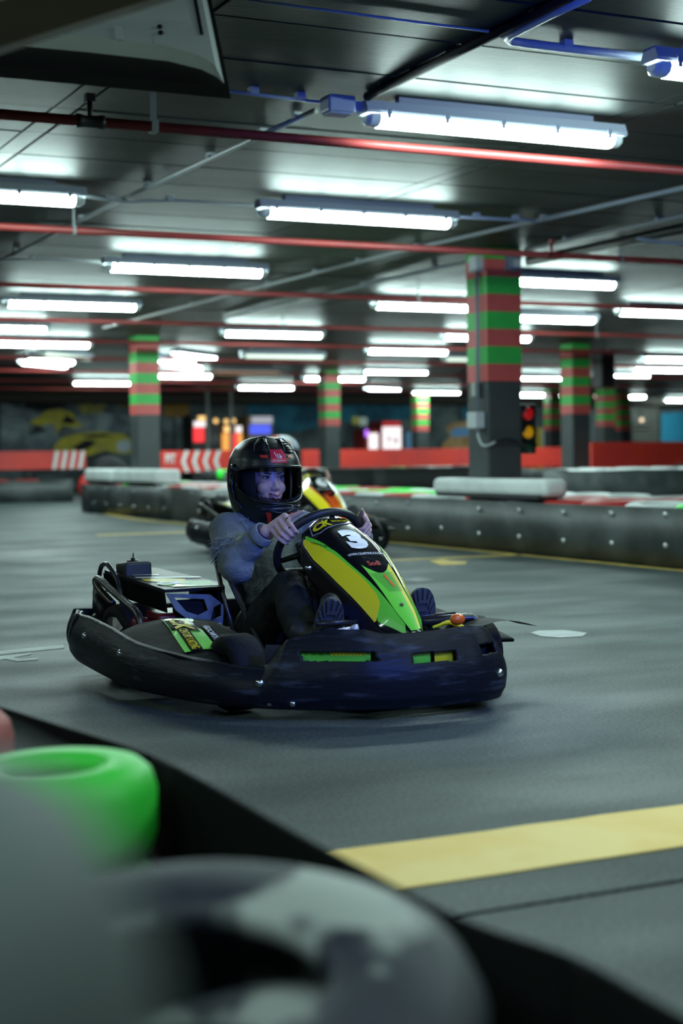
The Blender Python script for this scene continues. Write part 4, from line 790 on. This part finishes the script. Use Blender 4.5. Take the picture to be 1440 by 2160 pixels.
        for mc, pi_, di, ti, r in S[-1]: b.ell(ti+(ti-di).normalized()*.0005+FRV*r*.45, (.0036, .0036, .0048))
        b.build('fingernails', mat('nail', (.30, .22, .30), .25), t)
        mc, pi_, di, ti, r = S[-1][0]; MB().lathe([(r*1.15, -.003), (r*1.3, -.003), (r*1.3, .003), (r*1.15, .003)], mc.lerp(pi_, .5), pi_-mc, 18, close=True).build('ring', m_chrome, t)
    make_helmet(t, Matrix.Translation(HC-O_+Vector((-.0, 0, .0))) @ Matrix.Rotation(rad(-4), 4, 'Z') @ Matrix.Rotation(rad(2), 4, 'Y'), shell, style)
    return t
# ---------------------------------------------------------------- karts and drivers in place
th = rad(60); fwd = _R0*math.cos(th)-_F0*math.sin(th); lef = _R0*math.sin(th)+_F0*math.cos(th)
KO = fwd*-4.077+lef*2.84; KRZ = math.atan2(fwd.y, fwd.x)
make_kart('go_kart', 'black go-kart with green and yellow steering fairing numbered 3, nearest the camera', KO, KRZ, '3', (m_lime, m_yelp, mat('edge_black', (.02, .02, .02), .15)))
make_person('person in grey frayed sweater and black full-face helmet steering the kart numbered 3', KO, KRZ, 'near', m_shell)
K2RZ = 0.
def kart2():
    th2 = rad(62); f2 = _R0*math.cos(th2)-_F0*math.sin(th2); l2 = _R0*math.sin(th2)+_F0*math.cos(th2)
    nose = W(.22, 12.9); return nose, math.atan2(f2.y, f2.x), f2
n2, K2RZ, f2 = kart2()
make_kart('go_kart', 'black go-kart with orange steering fairing numbered 6, behind the nearer kart', n2, K2RZ, '6', (m_org, m_yelp, mat('edge_white', (.5, .55, .6), .2)))
make_person('person in white and blue helmet driving kart number 6 behind the nearer driver', n2, K2RZ, 'far', mat('helmet_white', (.75, .8, .82), .3))

for _o in COL.objects:                           # the second kart and its driver are of a larger size
    if _o.name in ('go_kart.001', 'person.001'): _o.scale = (1.12,)*3
_p2 = bpy.data.objects['person.001']; _p2.location = Vector(n2)+(Vector(_p2.location)-Vector(n2))*1.12
# ---------------------------------------------------------------- floor paint
m_line = mat('worn_yellow_paint', (.92, .60, .12), .6, col2=(.97, .70, .22), scale=3.5, mix=(.35, .6), bump=.12); m_line2 = mat('old_yellow_paint', (.62, .43, .08), .65, col2=(.42, .30, .07), scale=5); m_wl = mat('white_paint', (.42, .46, .45), .65, col2=(.32, .36, .36), scale=6); m_dust = mat('pale_patch', (.36, .38, .40), .7, col2=(.30, .32, .33), scale=9)
def paint(name, label, poly, m, cat='floor marking'):
    P = [Vector((x, y, 0)) for x, y in poly]; c = sum(P, Vector())/len(P); b = MB(); b.prism([(p.x-c.x, p.y-c.y) for p in P], lambda x, y, h: Vector((x, y, h)), 0, .003); return b.build(name, m, props=None) if 0 else props(_place(b.build(name, m), c), label, cat)
def _place(o, c): o.location = c; return o
jag = lambda x0, x1, y, n, a: [(lerp(x0, x1, i/n), y+rnd.uniform(-a, a)) for i in range(n+1)]
paint('painted_line', 'broad worn yellow line across the floor in the foreground', jag(-3, 6, 2.69, 90, .004)+jag(6, -3, 3.01, 90, .004), m_line)
paint('painted_line', 'thin yellow line along the foot of the long black barrier', [(6.93, 8.0), (6.99, 8.0), (6.99, 17.9), (6.93, 17.9)], m_line2)
paint('painted_line', 'short yellow line meeting the barrier line at right angles behind the kart', [(4.6, 11.06), (7.0, 11.06), (7.0, 11.16), (4.6, 11.16)], m_line2)
paint('painted_line', 'faint yellow line on the floor at left behind the rear of the nearer kart', [(5.0, 16.6), (6.6, 16.6), (6.6, 16.78), (5.0, 16.78)], m_line2)
cv = catmull([at(470, 1112).xy.to_3d(), at(400, 1106).xy.to_3d(), at(300, 1097).xy.to_3d(), at(235, 1086).xy.to_3d(), at(206, 1077).xy.to_3d(), at(212, 1071).xy.to_3d()], 5); nn = [(cv[min(i+1, len(cv)-1)]-cv[max(i-1, 0)]).normalized() for i in range(len(cv))]
paint('painted_line', 'curved yellow line round the far left end of the barrier', [(p.x-n.y*.07, p.y+n.x*.07) for p, n in zip(cv, nn)]+[(p.x+n.y*.07, p.y-n.x*.07) for p, n in reversed(list(zip(cv, nn)))], m_line2)
pxp = lambda L_: [(at(a, c).x, at(a, c).y) for a, c in L_]
paint('painted_line', 'white line on the floor at the left edge behind the kart', pxp([(-60, 1380), (135, 1361), (135, 1368), (-60, 1388)]), m_wl)
paint('painted_number', 'worn white painted figure on the floor beside the white line at left', pxp([(-50, 1392), (10, 1384), (66, 1378), (66, 1381), (28, 1388), (44, 1391), (82, 1388), (80, 1393), (36, 1396), (10, 1391), (-20, 1398), (-50, 1399)]), m_wl)
paint('painted_number', 'worn yellow painted figure beside the short yellow line', pxp([(905, 1184), (935, 1180), (950, 1184), (985, 1185), (980, 1190), (930, 1192), (918, 1188)]), m_line2)
paint('pale_patch', 'bright white worn patch on the floor right of the kart', pxp([(1118, 1336), (1135, 1331), (1190, 1330), (1238, 1336), (1228, 1343), (1180, 1346), (1140, 1343)]), m_dust)
paint('pale_patch', 'small pale scuff on the floor in front of the short yellow line', pxp([(846, 1224), (880, 1219), (918, 1224), (880, 1228)]), mat('scuff', (.14, .16, .16), .7))

# ---------------------------------------------------------------- tyres, barriers
m_tw = mat('tyre_white', (.34, .37, .355), .6, col2=(.012, .016, .03), scale=3.4, mix=(.47, .51), bump=.2); m_tw2 = mat('foam_white', (.78, .82, .82), .7, col2=(.66, .7, .7), scale=4); m_tg = mat('tyre_green', (.02, .74, .03), .5, col2=(.06, .80, .08), scale=7, mix=(.45, .7)); m_tr = mat('tyre_red', (.5, .015, .012), .55, col2=(.4, .012, .012), scale=7); m_tb = mat('tyre_black', (.025, .027, .028), .7)
m_belt = mat('conveyor_belt', (.028, .036, .036), .5, col2=(.085, .10, .10), scale=2.2, bump=.12, bscale=25, mix=(.42, .72), detail=8); m_belt2 = mat('conveyor_belt_dark', (.018, .022, .022), .65, bump=.1, bscale=25)
def tyre_prof(R, h):
    return [(R*.47, .03*h), (R*.58, 0), (R*.84, .0), (R*.95, .10*h), (R, .28*h), (R, .72*h), (R*.95, .9*h), (R*.84, h), (R*.58, h), (R*.47, .97*h), (R*.45, .8*h), (R*.80, .7*h), (R*.82, .3*h), (R*.45, .2*h)]
def tyre_mesh(R, h, m, n=28):
    me = MB().lathe(tyre_prof(R, h), (0, 0, 0), (0, 0, 1), n, close=True).mesh('tyre'); me.materials.append(m); return me
ty = {k: tyre_mesh(.27, .2, m, 20) for k, m in dict(w=m_tw2, g=m_tg, r=m_tr, b=m_tb).items()}
bolt_me = MB().lathe([(0, .014), (.012, .013), (.02, .007), (.022, 0)], (0, 0, 0), (-1, 0, 0), 10).mesh('bolt'); bolt_me.materials.append(mat('bolt_bright', (.6, .63, .65), .25, .6))
COLS = [(o.location.x, o.location.y) for o in COL.objects if o.name.startswith('striped_column')]
def barrier(name, label, pts, H, cols, depth, bolts=0, seam=3.2, m=m_belt, rows=2, seed=1):
    """belt panels along a path of (x, y) with tyre stacks behind it (to the right of the path)"""
    P = [Vector((x, y, 0)) for x, y in pts]; t = thing(name, label, 'barrier', P[0]); r_ = random.Random(seed)
    for a, c in zip(P[:-1], P[1:]):
        d = c-a; Ln = d.length; d.normalize(); nrm = Vector((d.y, -d.x, 0)); k = max(1, round(Ln/seam))
        for i in range(k):
            s0, s1 = a+d*(Ln*i/k+.006), a+d*(Ln*(i+1)/k-.006)
            b = MB(); vs = []
            for q in range(9):
                p = s0.lerp(s1, q/8); w_ = .008*math.sin(q*2.1+i)
                for z in (0.0, H*.5, H+.006*math.sin(q*1.7+i*2)):
                    vs += [p-nrm*(.012+w_), ]
            fs = [(q*3+z, (q+1)*3+z, (q+1)*3+z+1, q*3+z+1) for q in range(8) for z in range(2)]
            b.add([v-P[0]+Vector((0, 0, [0.0, H*.5, H+.005*math.sin(n_/3*1.7)][n_ % 3])) for n_, v in enumerate(vs)], fs, 0, True); thick(b.build('belt_panel', m, t), .012, 0)
        if cols:
            n_ = max(1, int(Ln/.56))
            for i in range(n_):
                for rr in range(rows):
                    p = a+d*(Ln*(i+.5)/n_+(.1*rr))+nrm*(.30+.52*rr)-P[0]
                    if any(abs(p.x+P[0].x-cx_) < .50 and abs(p.y+P[0].y-cy_) < .50 for cx_, cy_ in COLS): continue
                    for lv in range(2):
                        o = inst(ty[r_.choice(cols) if lv else 'b'], 'tyre', t, (p.x+r_.uniform(-.02, .02), p.y+r_.uniform(-.02, .02), .2*lv+(H-.36)*lv)); o.rotation_euler.z = r_.uniform(0, 6)
                        if lv: o.rotation_euler.x = r_.uniform(-.03, .05); o.scale.z = .9
        if bolts:
            for i in range(int(Ln/bolts)):
                for z in (H*.86, H*.36):
                    if r_.random() < .12: continue
                    p = a+d*(bolts*(i+.4))-nrm*.024-P[0]; o = inst(bolt_me, 'bolt', t, (p.x, p.y, z+r_.uniform(-.015, .015))); o.rotation_euler.z = math.atan2(-nrm.y, -nrm.x)+PI
    return t
HB = .44
barrier('tyre_barrier', 'long black belted tyre barrier with white bolts running behind both karts', [(7.02, 7.6), (7.02, 19.9), (7.02, 24.2)], HB, 'wgwrgwwr', .6, .66, 12., seed=4, rows=3)
for (c, dm, lab) in [((7.135, 11.75, HB+.115), (.24, 1.9, .15), 'long white padded block lying on the barrier at the foot of the nearest column'), ((7.22, 21.6, HB+.145), (.4, 1.9, .2), 'white padded block on the barrier at the foot of the left-hand column, nearer one'), ((7.22, 23.4, HB+.145), (.4, 1.3, .2), 'white padded block at the far left end of the barrier')]:
    t = thing('padded_block', lab, 'block', c); MB().box((0, 0, 0), dm, ch=.05).build('foam', m_tw2, t); MB().box((0, 0, -dm[2]/2), (dm[0]*1.03, dm[1]*.9, .03)).build('backing', m_tb, t)
barrier('tyre_barrier', 'second black barrier beyond the island at the right, white pads on it', [(17.5, 17.6), (11.4, 17.6)], .60, 'wwbb', .6, 0, 3., seed=2)
barrier('tyre_barrier', 'dark far barrier with green tyres behind kart six and the middle column', [(16.8, 27.2), (10.6, 27.2)], .58, 'gwbbr', .6, 0, 3., m_belt2, seed=5)
barrier('tyre_barrier', 'low grey-black barrier at the far left behind the open track', [(8.6, 30.2), (4.5, 31.2), (-3, 31.6)], .42, 'bbbr', .6, 0, 2.5, seed=7)
m_board = mat('red_board', (.85, .055, .035), .5, col2=(.72, .05, .045), scale=1.5); m_bw = mat('board_white', (.8, .84, .84), .5)
def board(label, p0, p1, z0, z1, prints=None, arch=None):
    P0, P1 = Vector((p0[0], p0[1], 0)), Vector((p1[0], p1[1], 0)); d = P1-P0; Ln = d.length; d.normalize(); nf = Vector((d.y, -d.x, 0)); t = thing('red_board', label, 'board', P0)
    b = MB(); poly = [(0, z0), (arch-.42, z0)]+[(arch+.42*-math.cos(PI*i/12), z0+.30*math.sin(PI*i/12)) for i in range(1, 12)]+[(arch+.42, z0), (Ln, z0), (Ln, z1), (0, z1)] if arch else [(0, z0), (Ln, z0), (Ln, z1), (0, z1)]
    b.prism(poly, lambda x, y, h: d*x+Vector((0, 0, y))+nf*h, -.03, .03).build('board_panel', m_board, t)
    for i in range(max(2, int(Ln/2))): x = Ln*(i+.5)/max(2, int(Ln/2)); MB().box(d*x-nf*.06+Vector((0, 0, (z0+.02)/2+.05)), (.08, .08, z0+.1)).build('post', m_tb, t)
    if prints:
        for pol in prints: MB().prism([(x*Ln, lerp(z0, z1, y)) for x, y in pol], lambda x, y, h: d*x+Vector((0, 0, y))+nf*h, .03, .036).build('white_stripe', m_bw, t)
    return t
chev = [[(x0+.05, 1), (x0+.10, 1), (x0+.05, .5), (x0+.10, 0), (x0+.05, 0), (x0, .5)] for x0 in (.26, .40, .54, .68)]
t = board('red board with white chevron arrows pointing left behind the driver', atq(338, 955, 32.5).xy, atq(500, 955, 32.5).xy, .52, .99, chev)
b = MB(); A_ = atq(348, 972, 32.45); B2 = atq(370, 972, 32.45); text_on(b, 'PIT', lambda x, y: A_-t.location+(B2-A_)*x+Vector((0, -.02, .21*y-.06)), 1, 1, .03); b.build('board_letters', m_bw, t, fix=False)
board('long plain red board across the middle distance behind the nearest column', atq(636, 955, 32.6).xy, (27.5, 32.6), .50, .98)
board('red board with slanted white stripes at the far left under the car mural', atq(-600, 955, 34).xy, atq(180, 955, 34).xy, .62, 1.02, [[(1-(1-x)*.282, y) for x, y in ((x0, 0), (x0+.04, 0), (x0+.075, 1), (x0+.035, 1))] for x0 in (.645, .735, .825, .915)])
board('big plain red board at the right with a dark arch cut in its lower edge', (15.15, 21.9), (21.5, 21.9), .52, 1.01, None, 2.1)
t = thing('tyre', 'big black tyre standing at the left behind the open track, red tyre beside it', 'tyre', (9.75, 31.6, .45)); MB().lathe(tyre_prof(.44, .3), (0, .15, 0), (0, -1, 0), 28, close=True).build('tread', m_tb, t); MB().lathe([(.0, .1), (.2, .1), (.22, .2)], (0, .15, 0), (0, -1, 0), 20).build('wheel_disc', m_belt2, t)
p = atq(196, 990, 29.2); t = thing('tyre', 'red painted tyre standing beside the big black tyre at left', 'tyre', (p.x, p.y, .3)); o = MB().lathe(tyre_prof(.3, .2), (0, .1, 0), (0, -1, 0), 24, close=True).build('tread', m_tr, t); MB().lathe([(.0, .1), (.13, .1), (.14, .15)], (0, .1, 0), (0, -1, 0), 20).build('wheel_disc', m_belt2, t)
# nearest barrier: belt with painted tyres on the camera's side, far out of focus
BP = [W(-1.15, 4.0), W(-.62, 3.25), W(-.35, 2.85), W(-.08, 2.27), W(.0, 2.10), W(.133, 1.83), W(.245, 1.68), W(.35, 1.45), W(.60, 1.05)]
m_bkb = mat('belt_near_black', (.004, .005, .005), .95, spec=.05)
t = thing('tyre_barrier', 'blurred black belt barrier curving through the lower left foreground', 'barrier', BP[0]); bp_ = catmull(BP, 5)
for a in range(0, len(bp_)-1, 10):
    seg = bp_[a:a+11]; b = MB(); b.grid(lambda u, v: (lambda i, f: seg[i].lerp(seg[min(i+1, len(seg)-1)], f))(min(int(u*(len(seg)-1)), len(seg)-1), u*(len(seg)-1)-min(int(u*(len(seg)-1)), len(seg)-1))-BP[0]+Vector((0, 0, v*.30)), len(seg), 3); thick(b.build('belt_panel', m_bkb, t), .012, 0)
for q in (W(-.36, 2.83, .22),): o = inst(bolt_me, 'bolt', t, q-BP[0]); o.scale = (.6,)*3
def stack(label, X, D, zt, R, m, n, cat='tyre'):
    h = zt/n; t = thing('tyre_stack' if n > 1 else 'tyre', label, 'tyre stack', W(X, D))
    me = tyre_mesh(R, h*.97, m, 40)
    for i in range(n): inst(me, 'tyre', t, (0, 0, h*i))
    return t
stack('blurred green painted tyre stack in the lower left foreground', -.497, 2.65, .337, .176, m_tg, 2)
_s = stack('very blurred white tyre stack with black stains at the bottom edge', -.15, 1.55, .335, .29, m_tw, 2)
_o = _s.children[-1]; _o.matrix_local = Matrix.Translation((0, 0, .19)) @ Matrix.Rotation(rad(10), 4, _R0)
stack('red painted tyre stack cut by the left edge beside the green one', -.82, 3.12, .345, .155, m_tr, 2)
stack('pale tyre stack close to the lens, a soft grey haze at the lower left', -.335, .36, .775, .29, mat('tyre_grey', (.075, .10, .10), .7, col2=(.06, .085, .085), scale=4), 4)

# ---------------------------------------------------------------- games machines along the far wall
def lit(name, col, e): return mat(name, tuple(c*.5 for c in col), .4, emit=e, ecol=col)
m_cab = mat('cabinet_black', (.02, .02, .024), .5); QM = 42.5
def machine(label, x0, x1, y0, y1, body, panels, cat='games machine', name='games_machine', q=QM):
    a, c = atq(x0, y1, q), atq(x1, y1, q); wd = c.x-a.x-.03; h = max(.9, atq(x1, y0, q).z); t = thing(name, label, cat, ((a.x+c.x)/2, q, 0))
    MB().box((0, .4, h/2), (wd, .8, h), ch=.03).build('cabinet', body, t); MB().box((0, .1, .06), (wd*1.02, .7, .12)).build('plinth', m_cab, t)
    for (u0, u1, v0, v1, m, nm) in panels:
        z0, z1 = lerp(a.z, h, v0), lerp(a.z, h, v1); MB().box((lerp(-wd/2, wd/2, (u0+u1)/2), -.012, (z0+z1)/2), (wd*(u1-u0), .03, z1-z0)).build(nm, m, t)
    return t
R_, O1, O2, W1, B1, P1_ = lit('glow_red', (1, .03, .04), 1.1), lit('glow_orange', (1, .42, .08), .9), lit('glow_amber', (1, .62, .22), 1.3), lit('glow_white', (1, .9, .92), 1.1), lit('glow_blue', (.08, .12, 1), .9), lit('glow_violet', (.45, .15, 1), 1.5)
machine('games machine with red glowing panel left of the orange ones', 404, 436, 876, 957, m_cab, [(.1, .85, .30, .68, R_, 'screen'), (.15, 1, .70, .84, W1, 'marquee'), (.45, 1, .86, .98, O2, 'lamp_strip')])
machine('dark games machine between the red and orange glowing ones', 438, 466, 890, 957, m_cab, [(.1, .9, .3, .6, mat('dim_screen', (.03, .02, .02), .3), 'screen')])
machine('orange glowing games machine, left one of a pair', 466, 489, 896, 957, mat('cab_orange', (.25, .09, .02), .5), [(.05, .95, .1, .7, O1, 'screen'), (.3, .9, .74, .95, O2, 'marquee')])
machine('orange and red glowing games machine, right one of a pair', 490, 513, 896, 957, mat('cab_orange', (.25, .09, .02), .5), [(.05, .5, .1, .7, R_, 'screen'), (.5, .95, .15, .7, O1, 'side_screen'), (.3, .9, .74, .95, W1, 'marquee')])
machine('games machine with wide blue screen and pale sign left of the helmet', 522, 577, 877, 957, mat('cab_tan', (.25, .17, .10), .5), [(.08, .9, .52, .76, B1, 'screen'), (.15, .98, .80, .98, lit('glow_pale', (.6, .6, .7), .5), 'marquee')])
machine('lit vending machine with red frame and violet neon', 769, 801, 906, 957, mat('cab_red', (.4, .03, .03), .5), [(.25, .9, .1, .85, W1, 'window'), (.0, .18, .7, 1, P1_, 'neon')], 'vending machine', 'vending_machine')
machine('tall bright white vending machine with red top', 803, 849, 888, 957, mat('cab_red', (.4, .03, .03), .5), [(.06, .94, .05, .82, W1, 'window'), (.1, .9, .86, .98, lit('glow_dim_red', (.9, .05, .06), .35), 'marquee'), (.3, .42, .35, .55, m_cab, 'product'), (.6, .75, .3, .5, m_cab, 'product')], 'vending machine', 'vending_machine')
machine('narrow dark poster stand right of the bright vending machine', 852, 872, 908, 957, m_cab, [(.1, .8, .2, .95, lit('glow_teal', (.1, .25, .4), .3), 'poster')], 'stand', 'poster_stand')
machine('yellow cabinet seen between the traffic light and right-hand column', 1133, 1160, 902, 957, mat('cab_yellow', (.36, .25, .02), .5), [(.35, .65, .2, .95, mat('pane_grey', (.3, .36, .36), .4), 'window')], 'cabinet', 'yellow_cabinet')
for k, (px, py, m, lab) in enumerate([(455, 888, O2, 'round warm lamp above the dark machine'), (477, 889, O2, 'round warm lamp above the left orange machine'), (492, 888, O2, 'round warm lamp above the right orange machine'), (1353, 886, lit('glow_peach', (1, .75, .5), 1.4), 'round warm lamp before the shutter at the right'), (1257, 836, lit('glow_cream', (1, .8, .6), 1.2), 'small warm lamp beside the right-hand column')]):
    p = atq(px, py, QM-.3); t = thing('round_lamp', lab, 'lamp', p); MB().ell((0, 0, 0), (.07, .07, .07), 14, 8).build('globe', m, t); MB().tube([(0, .05, 0), (0, .05, ZC-p.z)], .015, 6).build('stem', m_blk, t)
for px, lab in ((437, 'thin pale post left over the games machines'), (487, 'thin pale post right over the games machines')):
    p = atq(px, 880, 40.5); t = thing('post', lab, 'post', (p.x, p.y, 0)); MB().tube([(0, 0, 0), (0, 0, ZC)], .05, 10).build('shaft', mat('post_grey', (.2, .21, .2), .6), t); MB().box((0, 0, .02), (.2, .2, .04)).build('foot', m_blk, t)
t = thing('hanging_sign', 'small yellow and white sign hanging left of the vending machines', 'sign', atq(757, 887, 41)); MB().box((-.11, 0, 0), (.22, .05, .22)).build('yellow_face', mat('sign_yellow', (.35, .3, .03), .5), t); MB().box((.13, 0, -.03), (.24, .05, .24)).build('white_face', mat('sign_white', (.5, .52, .5), .5), t); MB().tube([(0, 0, .1), (0, 0, ZC-t.location.z)], .012).build('hanger', m_blk, t)
sh_ = atq(1332, 935, 44.6); s1 = atq(1388, 935, 44.6); t = thing('shutter', 'dim slatted shutter at the far right behind the round lamp', 'shutter', (sh_.x, 44.6, 0))
for i in range(12): MB().box(((s1.x-sh_.x)/2, 0, .9+.13*i), (s1.x-sh_.x, .05, .07)).build('slat', mat('slat_grey', (.12, .11, .09), .5), t)
for x in (0, s1.x-sh_.x): MB().box((x, .02, 1.25), (.08, .08, 2.5)).build('side_rail', m_blk, t)

# ---------------------------------------------------------------- hanging screen and beam at the top left
def dp(px, py, D): return CAM+ray(px, py)*D
A = dp(484, 191, 4.25); Bm = dp(0, 146, 4.35); Tp = dp(446, 0, 4.45); ux = (Bm-A).normalized(); uy = (Tp-A); uy = (uy-ux*uy.dot(ux)).normalized(); nn = ux.cross(uy)
if nn.dot(CAM-A) < 0: nn = -nn
sk = (Tp-A).dot(ux)/(Tp-A).dot(uy)
tv = thing('hanging_screen', 'grey-backed screen hanging from the ceiling at the top left, seen from behind', 'screen', A)
pt = lambda x, y, h: ux*(x+y*sk)+uy*y+nn*h
MB().prism([(0, 0), (.86, 0), (.86, .56), (0, .56)], pt, -.03, .012).build('bezel', m_blk, tv)
m_tv = mat('screen_grey', (.68, .76, .78), .45); b = MB()
ol = [(.012, .012), (.03, .035), (.07, .058), (.16, .078), (.40, .085), (.86, .085), (.86, .56), (.015, .56)]; n_ = len(ol)
b.add([pt(x, y, .012) for x, y in ol]+[pt(x+.015*(x < .5), y+.02*(y < .5), .05) for x, y in ol], [tuple(range(n_, 2*n_))]+[(k, (k+1) % n_, n_+(k+1) % n_, n_+k) for k in range(n_)]); b.build('back_shell', m_tv, tv)
MB().prism([(.08, .19), (.86, .15), (.86, .56), (.08, .56)], pt, .05, .058).build('back_panel', mat('screen_grey_light', (.8, .86, .88), .45), tv)
MB().prism([(.045, .15), (.055, .15), (.055, .56), (.045, .56)], pt, .05, .053).build('groove', m_blk, tv)
MB().prism([(.278, .100), (.300, .100), (.300, .15), (.278, .15)], pt, .05, .056).build('white_label', m_bw, tv)
b = MB()
for y in (.142, .165): b.disc(pt(.168, y, .05), nn, .007, .006, 12)
b.build('screw', m_blk, tv)
MB().prism([(.14, .095), (.19, .095), (.19, .125), (.14, .125)], pt, .05, .0515).build('embossed_mark', m_tv, tv)
q = pt(.45, .5, 0); MB().tube([q, q+Vector((0, 0, ZC-(A+q).z))], .025).build('ceiling_pole', m_blk, tv)
a, c = dp(-420, 190, 3.0), dp(420, -72, 3.3); d = (c-a).normalized(); e = c+d*((ZC+.02-c.z)/d.z) if d.z > .05 else c
t = thing('wooden_beam', 'blurred dark olive beam crossing the top left corner', 'beam', a)
x_, y_, z_ = frame_from(d); Mx = Matrix((x_, y_, z_)).transposed(); MB().box((e-a)/2, (.085, .085, (e-a).length), Mx).build('timber', mat('olive_wood', (.04, .03, .008), .7, col2=(.03, .022, .007), scale=4), t)
MB().tube([(0, 0, 0), (0, 0, -a.z)], .03).build('beam_post', m_blk, t)
